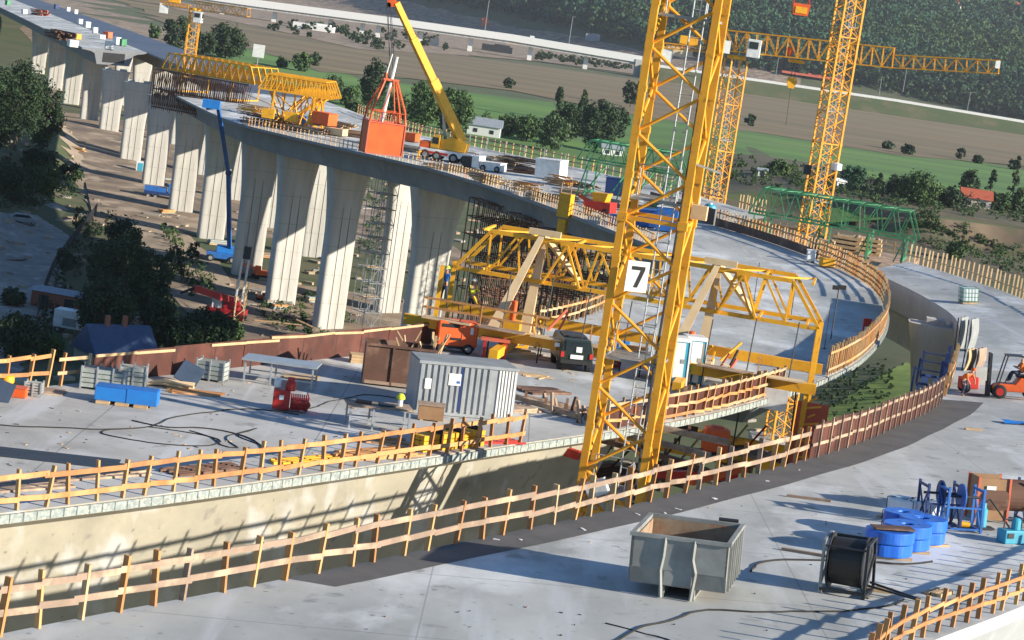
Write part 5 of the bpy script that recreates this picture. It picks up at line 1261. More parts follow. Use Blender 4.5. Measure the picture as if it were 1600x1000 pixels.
MB().box((0, 0, .55), (1.1, .8, 1.05)).build('body', 'orange', t, bevel=.12); MB().box((0, 0, 1.1), (.5, .4, .1)).build('lid', 'salmon', t); MB().box((0, 0, -.1), (1.3, .9, .12)).build('stand', 'dark_steel', t)
# lamp stand, red stand on the curve
t = on('site_lamp', 'slim black lamp stand on the curved deck', 'lamp stand', 1298, 530, 0); MB().tube((0, 0, 0), (.1, 0, 3.1), .04, 6).build('pole', 'dark_steel', t); MB().box((.3, 0, 3.15), (.45, .2, .25)).build('lamp_head', 'rubber', t); MB().box((-.1, 0, 3.1), (.35, .2, .25)).build('lamp_head', 'rubber', t)
t = on('red_stand', 'small red stand at the railing of the deck curve', 'red stand', 1353, 520, 0); MB().box((0, 0, .65), (.5, .35, .5)).build('box', 'red', t)
for x in (-.2, .2): MB().box((x, 0, .2), (.07, .3, .4)).build('leg', 'red', t)
for k, (x, y) in enumerate(((1288, 545), (1178, 470), (1235, 500))):
    t = on('rod', 'thin dark upright rod in the deck, %s' % ('by the traveller end', 'left of the traveller truss top', 'inside the traveller end frame')[k], 'rod', x, y); MB().tube((0, 0, 0), (.05, 0, 2.6), .025, 5).build('shaft', 'dark_steel', t); MB().box((0, 0, .02), (.2, .2, .04)).build('foot_plate', 'dark_steel', t)

# grit, chips and offcuts lying about on the decks
def debris(name, poly_px, n, smin, smax, m, seed):
    rr = random.Random(seed); b = MB(); xs_ = [p[0] for p in poly_px]; ys_ = [p[1] for p in poly_px]
    for k in range(n):
        x, y = rr.uniform(min(xs_), max(xs_)), rr.uniform(min(ys_), max(ys_)); c = False; j = len(poly_px)-1
        for i in range(len(poly_px)):
            if (poly_px[i][1] > y) != (poly_px[j][1] > y) and x < (poly_px[j][0]-poly_px[i][0])*(y-poly_px[i][1])/(poly_px[j][1]-poly_px[i][1])+poly_px[i][0]: c = not c
            j = i
        if not c: continue
        p, nn = hit(x, y); s_ = rr.uniform(smin, smax)
        b.box((p.x, p.y, p.z+.012), (s_*rr.uniform(1, 4), s_*rr.uniform(.6, 1.2), .02), rz=rr.uniform(0, 180))
    o = b.build(name, m); o['kind'] = 'stuff'
DA = [(480, 1000), (900, 850), (1200, 760), (1500, 640), (1600, 640), (1600, 900), (1300, 990)]
debris('wood_chips', DA, 50, .02, .06, 'timber_grey', 1); debris('grit', DA, 60, .015, .04, 'dark_steel', 2)
DB = [(0, 640), (150, 620), (600, 570), (860, 600), (880, 640), (600, 700), (0, 770)]
debris('wood_chips', DB, 110, .03, .08, 'timber_pale', 4); debris('grit', DB, 110, .02, .06, 'dark_steel', 5)
debris('wood_chips', [(850, 600), (1000, 480), (1200, 560), (1240, 590), (1000, 640)], 140, .05, .12, 'timber_pale', 6)
debris('wood_chips', [(420, 195), (640, 235), (900, 300), (900, 325), (640, 250), (420, 205)], 160, .08, .25, 'timber_pale', 7)
debris('mortar_crumbs', [(700, 855), (1060, 775), (1250, 725), (1260, 740), (1060, 800), (720, 880)], 60, .05, .14, 'white_paint', 8)

planks(800, 556, 'cream and grey boards piled left of the dark car', 25, 8, 2.2, 'cream', .2, .12, .24, ang=10, lay=2)
planks(842, 560, 'brown boards scattered between the red trestle and the dark car', 15, 6, 1.8, 'timber_grey', .16, .06, .3, ang=35)
planks(838, 588, 'broken pale laths lying below the dark car', 30, 6, 1.4, 'timber_pale', .1, .05, .2, ang=40)
planks(560, 566, 'pale firewood sized offcuts stacked at the brown screen', 10, 6, .8, 'timber_pale', .14, .12, .16, lay=3)
planks(470, 590, 'boards lying under the pale topped bench', 5, 6, 1.6, 'timber_pale', .14, .05, .22, ang=14)
planks(1180, 560, 'dark formwork parts right of the portable toilets', 20, 5, 2.0, 'dark_steel', .16, .14, .3, ang=20)
planks(1015, 590, 'grey planks beside the left portable toilet', 20, 5, 1.6, 'timber_grey', .15, .06, .22, ang=20)
for k, (x, y, lab) in enumerate(((812, 545, 'yellow jack unit left of the dark car'), (640, 600, 'small yellow box by the foot of the brown container'), (955, 575, 'small red box behind the numbered mast'))):
    cratebox(x, y, lab, ('yellow', 'yellow', 'red')[k], .8, .5, .5)

for k, (x, y, z, lab, rz, w_, d_) in enumerate(((960, 742, 18.6, 'dark timber grating platform low in the gap at the foot of the numbered mast', 52, 3.2, 3.0), (1060, 735, 18.2, 'brown planked platform in the gap under the orange tank', 50, 4.2, 3.2), (1165, 712, 18.4, 'planked platform in the gap before the brown screen', 48, 4.5, 3.4), (880, 738, 18.2, 'brown planked platform at the open web end of the left deck', 52, 3.2, 2.6))):
    p = at(x, y, z); t = thing('work_platform', lab, 'work platform', p, rz, 'platforms in the gap')
    for j in range(7): MB().box((0, -d_/2+d_*(j+.5)/7, 0), (w_*random.uniform(.9, 1.1), d_/7-.06, .08), rz=random.uniform(-2, 2)).build('plank', random.choice(['timber_grey', 'rust_box', 'timber_grey']), t)
    for j in (-1, 1): MB().box((j*w_*.38, 0, -.2), (.2, d_, .3)).build('bearer', 'rust_box', t)
    for j in range(3): MB().bar((-w_*.4+j*w_*.35, d_*.3, .05), (-w_*.3+j*w_*.35, d_*.1, random.uniform(.8, 1.6)), .1).build('prop', random.choice(['red', 'timber_pale', 'rust_box']), t)
planks(845, 612, 'rusty flat steel laid by the short timber at the cut deck end', 35, 6, 2.2, 'rust_box', .22, .1, .26, ang=12)
planks(800, 640, 'grey planks stacked right of the ribbed container', 40, 7, 2.0, 'timber_grey', .18, .08, .22, ang=8, lay=2)
def ground_stones(n, poly, seed, m, s0, s1):
    rr = random.Random(seed); b = MB(); 
    for k in range(n):
        x = rr.uniform(-110, 30); y = rr.uniform(190, 470); b.box((x, y, gz(x, y)+.15), (rr.uniform(s0, s1)*2, rr.uniform(s0, s1), rr.uniform(.2, .5)), rz=rr.uniform(0, 180))
    o = b.build('stones', m); o['kind'] = 'stuff'
ground_stones(420, None, 4, 'track', .3, 1.1); ground_stones(260, None, 9, 'timber_grey', .3, 1.2); ground_stones(160, None, 5, 'spoil', .4, 1.6)
# ---------------- sight line to terrain ----------------
def hitT(px, py, far=3400, y=60.):
    r = ray(px, py); r = r/r.y
    while y < far:
        p = Vector((r.x*y, y, CZ+r.z*y))
        if p.z <= gz(p.x, p.y): return Vector((p.x, p.y, gz(p.x, p.y)))
        y += max(1.2, y*.004)
    return None
def fpatch(name, px, m, dz, n=30):
    P = [hitT(x, y) or atY(x, y, 3300) for x, y in px]; return patch_xy(name, [(p.x, p.y) for p in P], m, dz, gz, n)
fpatch('far_earthworks', [(250, 10), (420, -12), (560, -12), (640, 5), (800, 42), (1000, 82), (1250, 120), (1250, 140), (1000, 118), (870, 100), (735, 88), (560, 78), (430, 48), (330, 28)], 'earth', .4, 30)
fpatch('far_meadow', [(1470, -30), (1640, -30), (1640, 22), (1560, 8), (1480, 6)], 'field_green', .5, 20)
# ---------------- foliage ----------------
rs = np.random.RandomState(5)
def crown_cards(c, rx, rz_, nclump, per, size, shape='round', jit=.45):
    """leaf cards on the shells of many small clumps spread through the crown's volume"""
    d = rs.normal(size=(nclump, 3)); d /= np.linalg.norm(d, axis=1)[:, None]; rad = rs.uniform(.35, 1, nclump)**.5
    C = d*rad[:, None]
    if shape == 'cone': h = rs.uniform(-1, 1, nclump)**1; k = (1-(h+1)/2)**.75; a_ = rs.uniform(0, 6.283, nclump); q = rs.uniform(.3, 1, nclump)*k; C = np.stack([np.cos(a_)*q, np.sin(a_)*q, h], 1)
    C = C*np.array([rx, rx, rz_])*.86; cr_ = rs.uniform(.18, .38, nclump)*rx*(.6 if shape == 'cone' else 1)
    e = rs.normal(size=(nclump, per, 3)); e /= np.linalg.norm(e, axis=2)[:, :, None]
    Q = (C[:, None, :]+e*cr_[:, None, None]*rs.uniform(.6, 1.1, (nclump, per, 1))).reshape(-1, 3)+np.array(c)
    N = len(Q); n = e.reshape(-1, 3)+rs.normal(size=(N, 3))*jit; n /= np.linalg.norm(n, axis=1)[:, None]
    u = np.cross(n, rs.normal(size=(N, 3))); u /= np.linalg.norm(u, axis=1)[:, None]; v = np.cross(n, u)
    s_ = (size*rs.uniform(.6, 1.3, N))[:, None]
    return np.stack([Q-u*s_*.5, Q+v*s_*.32, Q+u*s_*.5, Q-v*s_*.32], 1)      # (N, 4, 3)
def card_mesh(name, cards, m, parent=None):
    V = cards.reshape(-1, 3).astype(np.float32); n = len(cards); me = bpy.data.meshes.new(name)
    me.vertices.add(len(V)); me.vertices.foreach_set('co', V.ravel()); me.loops.add(4*n); me.loops.foreach_set('vertex_index', np.arange(4*n, dtype=np.int32))
    me.polygons.add(n); me.polygons.foreach_set('loop_start', np.arange(0, 4*n, 4, dtype=np.int32)); me.update(); me.validate()
    me.materials.append(MATS[m]); o = bpy.data.objects.new(name, me); scene.collection.objects.link(o)
    if parent: o.parent = parent
    return o
def tree(p, h, w, m, label, shape='round', group=None, name=None, q=1.):
    name = name or ('conifer' if shape == 'cone' else ('bush' if shape == 'bush' else 'tree')); s_ = proj(p)[2]
    t = thing(name, label, 'bush' if shape == 'bush' else 'tree', p, random.uniform(0, 360), group)
    size = max(.34, 4.0/s_)*(1.15 if w > 4 else 1); cz = h*(.52 if shape != 'bush' else .45); rz_ = h*(.48 if shape != 'bush' else .5)
    px_ = w*s_; ncl = int(max(18, min(120, px_*1.3))*q); per = int(max(10, min(46, px_*.75)))
    card_mesh('crown', crown_cards((0, 0, cz), w/2, rz_, ncl, per, size, 'cone' if shape == 'cone' else 'round'), m, t)
    b = MB(); r0 = max(.08, h*.02); b.tube((0, 0, -.3), (.03*h, 0, h*.62), r0, 7, r0*.45)
    for k in range(4):
        a_ = k*1.6+.4; b.tube((0, 0, h*(.28+.07*k)), (math.cos(a_)*w*.3, math.sin(a_)*w*.3, h*(.5+.08*k)), r0*.4, 5, r0*.15)
    b.build('trunk', 'bark', t); return t
def ptree(px, py, hp, wp, m, label, shape='round', group=None, q=1.):
    p = hitT(px, py)
    if p is None: return
    s_ = proj(p)[2]; return tree(p, hp/s_, wp/s_, 'leaf_'+m, label, shape, group, q=q)
T_ = [
 (580,172,82,52,'dark','tall dark tree left of the hanging orange cage','round'), (547,176,44,34,'mid','lower green tree left of the tall dark one by the cage','round'), (618,196,52,40,'mid','mid green tree right behind the hanging cage','round'),
 (655,208,82,62,'mid','broad green tree between the cage and the mobile crane boom','round'), (705,214,78,64,'mid','broad green tree just behind the mobile crane boom','round'), (518,158,42,40,'pale','pale round tree behind the smaller far yellow truss','round'),
 (560,196,34,30,'pale','small pale tree below the tall dark one by the cage','round'),
 (868,192,58,36,'dark','pointed dark conifer, left of two in the middle grove','cone'), (906,196,58,30,'dark','pointed dark conifer, right of two in the middle grove','cone'), (892,222,66,56,'dark','dense dark tree below the two pointed conifers','round'),
 (930,238,84,66,'dark','largest dark tree of the grove left of the numbered mast','round'), (861,238,62,56,'pale','pale willow like tree in front of the middle grove','round'), (822,222,42,44,'mid','small tree at the left end of the middle grove','round'),
 (792,214,34,40,'mid','bushy tree right of the white shed','round'), (960,222,58,40,'dark','dark tree touching the numbered mast at grove height','round'), (984,168,44,34,'dark','dark tree high up right behind the numbered mast','round'),
 (272,84,66,46,'dark','dark tree left of the distant yellow crane mast','round'), (352,92,52,64,'dark','broad dark tree right of the distant yellow crane mast','round'), (318,90,42,36,'dark','dark tree directly behind the distant crane mast','round'), (240,60,24,22,'mid','small bush at the far edge of the blue surfaced deck','bush'),
 (468,112,32,34,'mid','green tree right of the small white notice board','round'), (492,104,22,22,'dark','small dark tree above the smaller far yellow truss','round'), (440,106,18,22,'mid','low bush beside the white notice board','bush'),
 (1332,298,42,42,'blue','bluish green trees just right of the slim mast','round'), (1372,300,30,26,'dark','small conifer between bluish tree and broad grove','cone'), (1432,322,52,72,'mid','broadest tree of the right hand grove','round'), (1402,312,40,40,'dark','dark tree at left of the broadest grove tree','round'),
 (1512,312,48,38,'dark','dark tree left of the orange roof in the right grove','round'), (1546,312,48,28,'dark','pointed conifer above the orange roof','cone'), (1582,306,66,26,'dark','tall narrow conifer near the right frame edge','cone'), (1592,334,42,50,'mid','bushy tree at the right frame edge below the conifer','round'), (1482,326,36,46,'dark','dark low tree between the broad tree and the orange roof','round'), (1562,330,26,40,'mid','low tree just right of the orange roof','round'),
 (1418,242,17,24,'dark','dark bush on the boundary of the brown field, left one of a pair','bush'), (1386,234,15,22,'dark','small dark bush on the brown field boundary','bush'), (1500,250,22,17,'dark','upright dark bush alone on the green field','bush'), (1172,198,22,20,'dark','lone dark bush on the brown field right of the second crane','bush'), (795,139,17,20,'dark','lone dark bush on brown field right of the yellow boom','bush'), (1528,256,14,20,'dark','low bush right of the upright one on the green field','bush'), (1583,266,18,22,'dark','bush on the field close to the right edge','bush'),
 (1490,408,34,34,'mid','round bush at the foot of the soil cliff','bush'), (1215,275,26,40,'mid','bush left of the slim mast above the green truss','bush'),
 (160, 540, 110, 96, 'dark', 'dark tree just above the blue roof, left part','round'), (246, 550, 90, 60, 'dark', 'dark tree between the blue roof and the red crane','round'),
 (186,505,146,98,'dark','big dark tree in the garden, centre of the clump','round'), (226,512,130,66,'dark','big dark tree at the right of the garden clump','round'), (156,470,104,54,'dark','dark tree at the left of the garden clump','round'), (190,400,60,64,'dark','dark tree at the top of the garden clump','round'), (322,548,62,92,'dark','dark bushy tree below the red crane','round'), (268,440,58,40,'dark','dark tree at the garden edge beside the tracks','round'), (358,536,40,44,'mid','green bush below the pale lattice boom','bush'), (280,560,60,70,'dark','dark tree right of the blue roofed house','round'),
 (22,236,150,82,'dark','tall dark tree at the left frame edge under the bridge','round'), (64,244,128,62,'dark','tall dark tree, second from the left frame edge','round'), (-14,250,150,80,'dark','tall dark tree cut by the left frame edge','round'), (60,270,44,60,'dark','dark bush below the two tall left trees','bush'), (14,310,56,70,'dark','dark scrub at the left frame edge above the grey road','bush'), (62,300,44,66,'mid','green scrub above the pale rubble heap','bush'), (106,286,34,44,'dark','dark scrub beside the bare track','bush'),
 (24,562,74,84,'dark','dark bushy tree at lower left above the orange railing','round'), (74,560,40,50,'mid','green bush left of the blue roofed house','bush'), (20,480,30,44,'dark','round dark bush on the grass at far left','bush'), (122,360,40,22,'dark','narrow dark bush at the mesh fence top','bush'), (96,420,40,26,'dark','narrow dark bush halfway down the mesh fence','bush'), (300,410,36,22,'dark','slim dark bush on the bank above the red crane','bush')]
for a_ in T_: ptree(*a_, q=1.25 if a_[2] > 100 else 1.)
def scatter(name, poly, n, hs, m, tag_kind='stuff', per=(8, 10), size=None, seed=3):
    rr = random.Random(seed); out = []; xs_ = [p[0] for p in poly]; ys_ = [p[1] for p in poly]
    def ins(x, y):
        c = False; j = len(poly)-1
        for i in range(len(poly)):
            if (poly[i][1] > y) != (poly[j][1] > y) and x < (poly[j][0]-poly[i][0])*(y-poly[i][1])/(poly[j][1]-poly[i][1])+poly[i][0]: c = not c
            j = i
        return c
    k = 0
    while k < n:
        x, y = rr.uniform(min(xs_), max(xs_)), rr.uniform(min(ys_), max(ys_))
        if not ins(x, y): continue
        k += 1; p = hitT(x, y)
        if p is None: continue
        h = rr.uniform(*hs); w_ = h*rr.uniform(.8, 1.3); s_ = proj(p)[2]
        out.append(crown_cards((p.x, p.y, p.z+h*.45), w_/2, h/2, per[0], per[1], size or max(.25, 3./s_)))
    o = card_mesh(name, np.concatenate(out), m); o['kind'] = tag_kind; return o
scatter('scrub', [(1400,380),(1440,385),(1600,440),(1600,400),(1500,375),(1430,340)], 150, (1, 3.2), 'leaf_mid')
scatter('scrub', [(1280,300),(1420,330),(1600,352),(1600,340),(1430,318),(1290,285),(1140,250),(1140,290)], 110, (1, 3), 'leaf_pale', seed=8)
scatter('scrub', [(0,250),(110,280),(130,310),(60,330),(0,330)], 80, (1, 3), 'leaf_dark', seed=4)
scatter('scrub', [(150,340),(175,340),(100,470),(60,560),(30,560),(80,440)], 80, (.8, 2.2), 'leaf_dark', seed=5)
scatter('scrub', [(240,360),(262,355),(330,440),(330,470),(300,470)], 50, (.8, 2), 'leaf_mid', seed=6)
scatter('weeds', [(1290,600),(1345,575),(1385,560),(1400,620),(1290,690),(1270,660)], 170, (.2, .6), 'leaf_pale', seed=7)
scatter('weeds', [(420,470),(520,460),(560,520),(500,530),(400,510)], 90, (.5, 1.6), 'leaf_mid', seed=9)
scatter('hedge_row', [(560,150),(760,180),(760,196),(560,170)], 70, (2, 5), 'leaf_mid', seed=10)
scatter('hedge_row', [(1290,282),(1600,330),(1600,338),(1290,296)], 90, (2, 5), 'leaf_dark', seed=11)
scatter('hedge_row', [(420,35),(700,60),(700,80),(600,80),(420,50)], 60, (3, 8), 'leaf_dark', size=1.8, seed=12)
scatter('hedge_row', [(840,85),(990,108),(985,114),(840,95)], 50, (3, 7), 'leaf_dark', size=1.8, seed=13)
scatter('hedge_row', [(1390,135),(1600,180),(1600,190),(1390,150)], 60, (5, 10), 'leaf_mid', size=2, seed=14)
scatter('scrub', [(1140,245),(1290,268),(1420,305),(1620,345),(1620,352),(1400,325),(1280,310),(1130,285)], 160, (.8, 2.6), 'leaf_mid', seed=15)
scatter('scrub', [(570,300),(660,330),(660,420),(560,440)], 60, (1, 3), 'leaf_mid', seed=16)
# the wood on the far hillside: a mass, every crown at its real size
def forest():
    rr = random.Random(11); out = []; y = -70
    low = [(560,-20),(640,-2),(800,28),(1000,76),(1180,112),(1400,146),(1620,196),(1760,225)]
    def lim(x):
        for (x0, y0), (x1, y1) in zip(low, low[1:]):
            if x0 <= x <= x1: return y0+(y1-y0)*(x-x0)/(x1-x0)
        return -99
    py = -60.
    while py < 222:
        px = 560+rr.uniform(0, 8)
        while px < 1760:
            x = px+rr.uniform(-4, 4); yy = py+rr.uniform(-3, 3)
            if yy < lim(x) and not (1475 < x < 1650 and yy < 12-abs(x-1560)*.05 and yy > -30):
                p = hitT(x, yy, y=1400.)
                if p is not None and p.y > 1500:
                    h = rr.uniform(11, 22); w_ = h*rr.uniform(.6, .95); out.append(crown_cards((p.x, p.y, p.z+h*.45), w_/2, h*.5, 9, 8, 3.6, 'cone' if rr.random() < .2 else 'round', jit=.2))
            px += 8.5
        py += 4.6
    G = {'leaf_blue': [], 'leaf_dark': [], 'leaf_mid': []}
    for cds in out:
        c = cds.reshape(-1, 3).mean(0); f = math.sin(c[0]*.011+c[1]*.004)+math.sin(c[1]*.013-c[0]*.005)+rr.uniform(-1.1, 1.1)
        G['leaf_mid' if f > 1.0 else ('leaf_dark' if f < -.9 else 'leaf_blue')].append(cds)
    for m, g in G.items(): o = card_mesh('wood', np.concatenate(g), m); o['kind'] = 'stuff'
forest()
# ---------------- far viaduct and road ----------------
YV = 1470.
def far_pt(px, py, Y=YV): return atY(px, py, Y)
pts = [(250, -14), (330, -2), (400, 8), (600, 34), (800, 62), (1002, 96)]
P = [far_pt(x, y) for x, y in pts]; t = thing('far_viaduct', 'long white viaduct crossing the far fields on slim piers', 'viaduct', P[0])
b = MB(); b2_ = MB()
for a_, c_ in zip(P, P[1:]):
    b.bar(a_-Vector((0, 0, 1.2)), c_-Vector((0, 0, 1.2)), 13, 3.0); b2_.bar(a_+Vector((0, -7.2, 1.4)), c_+Vector((0, -7.2, 1.4)), .6, 4.6)
b.build('girder', 'pier_concrete', t, world=True); b2_.build('parapet', 'white_paint', t, world=True)
for px, py in ((350, 24), (430, 42), (518, 52), (568, 56), (593, 60), (660, 66), (737, 80), (832, 82), (918, 104)):
    p = far_pt(px, py-26); MB().box((p.x, YV, (p.z+4)/2), (3.0, 3, max(2, p.z-4))).build('pier', 'white_paint', t, world=True)
pe = far_pt(1003, 98); MB().box((pe.x, YV, pe.z/2+2), (9, 16, pe.z)).build('abutment', 'pier_concrete', t, world=True)
R_ = [far_pt(1000, 100), far_pt(1180, 126), far_pt(1400, 158), far_pt(1640, 198), far_pt(1800, 224)]
b = MB()
for a_, c_ in zip(R_, R_[1:]):
    b.add([(a_.x, YV-26, 5.8), (c_.x, YV-26, 5.8), (c_.x, YV-8, c_.z-.2), (a_.x, YV-8, a_.z-.2), (a_.x, YV+10, a_.z-.2), (c_.x, YV+10, c_.z-.2), (c_.x, YV+30, 5.8), (a_.x, YV+30, 5.8)],
          [(0, 1, 2, 3), (3, 2, 5, 4), (4, 5, 6, 7)])
o = b.build('road_embankment', 'meadow'); o['kind'] = 'structure'
b = MB()
for a_, c_ in zip(R_, R_[1:]): b.bar(a_+Vector((0, -6, .1)), c_+Vector((0, -6, .1)), 3, .4)
o = b.build('far_road', 'track'); o['kind'] = 'structure'
t = thing('barrier_wall', 'thin white barrier along the far road on its green bank', 'barrier', R_[0]); b = MB()
for a_, c_ in zip(R_, R_[1:]): b.bar(a_+Vector((0, -7.6, .6)), c_+Vector((0, -7.6, .6)), .4, 1.8)
b.build('wall', 'white_paint', t, world=True)
for px, py, hp, lab in ((758, 44, 46, 'tall pale lamp post above the far viaduct by the small orange machine'), (1372, 156, 36, 'lamp post on the far road, left of three'), (1510, 180, 36, 'lamp post on the far road, right one of three'), (1413, 130, 24, 'lamp post at the wood edge under the jib'), (890, 60, 34, 'lamp post at the wood edge left of the numbered mast'), (1210, 130, 40, 'lamp post beside the yellow hook block')):
    p = far_pt(px, py, YV+20); s_ = proj(p)[2]; t = thing('lamp_post', lab, 'lamp post', p, group='far lamp posts'); h = hp/s_
    MB().tube((0, 0, -6), (0, 0, h), .3, 5, .2).build('pole', 'grey_steel', t); MB().box((1, 0, h), (2.2, .4, .25)).build('lamp_head', 'grey_steel', t)
def house(p, w_, d, h, rz, wall, roof, label, ov=.4, rh=None, name='house', chim=0, wins=2, cat='house'):
    t = thing(name, label, cat, p, rz); MB().box((0, 0, h/2-.5), (w_, d, h+1)).build('wall', wall, t); rh = rh or d*.38; x, y = w_/2+ov, d/2+ov
    b = MB().add([(-x, -y, h), (x, -y, h), (x, y, h), (-x, y, h), (-x, 0, h+rh), (x, 0, h+rh)], [(0, 1, 5, 4), (3, 4, 5, 2), (0, 4, 3), (1, 2, 5), (3, 2, 1, 0)]); r = b.build('roof', roof, t)
    for k in range(chim): MB().box((-w_*.2+k*w_*.3, 0, h+rh+.2), (.45, .45, 1.5)).build('chimney', 'brick', r)
    for k in range(wins):
        f = MB().box((-w_/2+(k+.5)*w_/wins, -d/2-.03, h*.5), (min(1.2, w_/wins*.5), .08, 1.1)).build('window', 'glass_dark', t)
    return t
p = hitT(756, 212); house(p, 9.6, 6, 2.9, -4, 'white_paint', 'roof_grey', 'low white shed with a pale grey roof right of the yellow crane', cat='shed', name='shed')
p = hitT(955, 243); house(p, 6, 4, 2, 5, 'white_paint', 'roof_grey', 'tiny white hut below the grove left of the numbered mast', cat='hut', name='hut')
p = hitT(1522, 324); house(p, 7.5, 6, 2.4, -6, 'plaster', 'roof_red', 'house among the right grove showing only its orange roof')
p = hitT(1495, 14); house(p, 12, 10, 6, 30, 'plaster', 'roof_red', 'cream house with red roof on the far hillside at the wood edge')
p = hitT(1592, 16); house(p, 22, 10, 5, -8, 'plaster', 'roof_red', 'long red roofed house in the top right corner')
p = hitT(178, 568); house(Vector((p.x, p.y, p.z-1.4)), 6.8, 5.6, 2.6, 38, 'plaster', 'roof_blue', 'house with a steep dark blue roof and two brick chimneys at left', rh=3.0, chim=2, wins=2)
p = hitT(96, 482); house(p, 6.4, 4, 2.0, -8, 'brick', 'roof_grey', 'low brick shed with a flat grey roof behind the white van', rh=.3, cat='shed', name='shed')
p = hitT(1190, 276); house(p, 2.2, 1.6, 1.6, 0, 'white_paint', 'roof_grey', 'tiny white box in the scrub right of the second crane mast', cat='hut', name='hut', wins=1)
p = hitT(1310, 296); house(p, 2.2, 2, 2.0, 20, 'white_paint', 'white_paint', 'small white tent right of the slim mast', cat='tent', name='tent', wins=1)
# ---------------- valley floor objects ----------------
def ont(name, label, cat, px, py, rz=0, group=None): return thing(name, label, cat, hitT(px, py), rz, group)
t = ont('boom_lift', 'blue boom lift with a very long raised boom reaching the deck underside', 'boom lift', 345, 410, 8); W_ = wmat(t)
MB().box((0, 0, .9), (4.2, 2.2, .8)).build('chassis', 'blue', t, bevel=.05); wheels(t, [(x, y) for x in (-1.5, 1.5) for y in (-1.1, 1.1)], .5, .4); MB().box((.4, 0, 1.8), (2.4, 1.6, 1.0)).build('turret', 'blue_bright', t, bevel=.05)
p0 = L(.9, -.6, 2.2); y_ = p0.y; pm = atY(357, 270, y_-10); p1 = atY(341, 168, y_-20)
for a_, c_, r_ in ((p0, p0.lerp(pm, 1), .55), (pm, p1, .42)): MB().bar(a_, c_, r_, r_*1.1).build('boom_section', 'blue', t, world=True)
MB().box(tuple(p1+Vector((-.9, 0, .3))), (2.2, 1, 1.1)).build('basket', 'blue_bright', t, world=True); MB().bar(p1, p1+Vector((-1.5, 0, -.4)), .3).build('basket_arm', 'blue', t, world=True)
MB().lathe(tuple(pm), [(.4, -.3), (.4, .3)], 10, 'Y').build('pivot', 'blue_dark', t, world=True)
def excavator(px, py, label, rz, k=1., m='orange'):
    t = ont('excavator', label, 'excavator', px, py, rz); S = lambda *a_: tuple(q*k for q in a_)
    for y in (-.9, .9): MB().prism([S(-1.5, 0.05)[:2], S(1.5, .05)[:2], S(1.8, .45)[:2], S(1.5, .8)[:2], S(-1.5, .8)[:2], S(-1.8, .45)[:2]], (y-.25)*k, (y+.25)*k).build('track', 'rubber', t)
    MB().box(S(0, 0, 1.35), S(2.8, 2.1, 1.0)).build('body', m, t, bevel=.06); c = MB().box(S(.6, -.5, 2.2), S(1.2, 1.0, 1.1)).build('cab', m, t, bevel=.05); MB().box(S(.65, -1.02, 2.3), S(.9, .04, .7)).build('window', 'glass_dark', c)
    MB().path([Vector(S(1.2, .3, 1.6)), Vector(S(3.2, .3, 3.2)), Vector(S(4.6, .3, 2.3))], .2*k, 6).build('boom', m, t); MB().bar(S(4.6, .3, 2.3), S(4.2, .3, .8), .25*k).build('arm', m, t); MB().box(S(4.1, .3, .55), S(.8, .8, .6)).build('bucket', 'dark_steel', t)
excavator(406, 438, 'orange excavator on the bare soil right of the blue boom lift', 200, .62)
excavator(408, 470, 'small orange digger just below the other one', 20, .4)
t = ont('truck', 'blue truck and trailer parked between the piers', 'truck', 250, 312, 6)
MB().box((0, 0, 1.1), (5.5, 2.2, .5)).build('chassis', 'blue_dark', t); MB().box((2.0, 0, 2.0), (1.6, 2.1, 1.7)).build('cab', 'blue_bright', t, bevel=.1); MB().box((-.9, 0, 1.7), (3.6, 2.1, .8)).build('load_bed', 'blue', t); wheels(t, [(x, y) for x in (-2, -.8, 2) for y in (-1.0, 1.0)], .45, .3)
def car(px, py, label, m, rz, group=None):
    t = ont('parked_car', label, 'car', px, py, rz, group); MB().prism([(-2.0, .35), (2.0, .35), (2.0, .8), (1.1, .95), (.6, 1.4), (-1.2, 1.42), (-1.9, .95), (-2.05, .8)], -.85, .85).build('body', m, t, bevel=.08)
    MB().prism([(.98, .98), (.55, 1.33), (-1.15, 1.35), (-1.7, .98)], -.87, .87).build('windows', 'glass_dark', t); wheels(t, [(x, y) for x in (-1.3, 1.3) for y in (-.75, .75)], .32, .2)
car(143, 204, 'red car parked beside a far bare topped pier', 'red', 40)
car(36, 352, 'grey car on the shaded dirt road at far left', 'grey_steel', 20)
t = ont('portable_toilet', 'pale green portable toilet by a pier foot', 'portable toilet', 218, 272, 10); MB().box((0, 0, 1.1), (1.5, 1.5, 2.2)).build('cabin', 'white_wrap', t); MB().box((0, -.78, 1.1), (.9, .05, 1.9)).build('door', 'teal', t); MB().box((0, 0, 2.25), (1.6, 1.6, .12)).build('roof', 'white_paint', t)
t = ont('box_van', 'white box van in the yard above the blue roofed house', 'van', 108, 520, -6); MB().box((0, 0, 1.6), (3.4, 2.0, 2.0)).build('box', 'white_paint', t, bevel=.04); MB().box((2.1, 0, 1.2), (.8, 1.9, 1.4)).build('cab', 'white_paint', t, bevel=.08); MB().box((.2, -1.03, 1.3), (1.6, .03, .9)).build('side_poster', 'grey_steel', t); wheels(t, [(x, y) for x in (-1.1, 1.9) for y in (-.9, .9)], .35, .2)
t = ont('red_crane', 'red mobile crane with lowered boom beside the pale lattice boom', 'mobile crane', 352, 500, 0); W_ = wmat(t); y0 = t.location.y
MB().box((0, 0, 1.1), (5, 2.3, .6)).build('carrier', 'red_crane', t); MB().box((.6, 0, 1.9), (2, 1.8, 1.2)).build('upper_body', 'red_crane', t, bevel=.05); wheels(t, [(x, y) for x in (-2, -.8, .8, 2) for y in (-1, 1)], .5, .35, rim='red')
MB().box((-1.2, -.4, 1.9), (1.2, 1.2, 1.2)).build('cab', 'white_paint', t, bevel=.05)
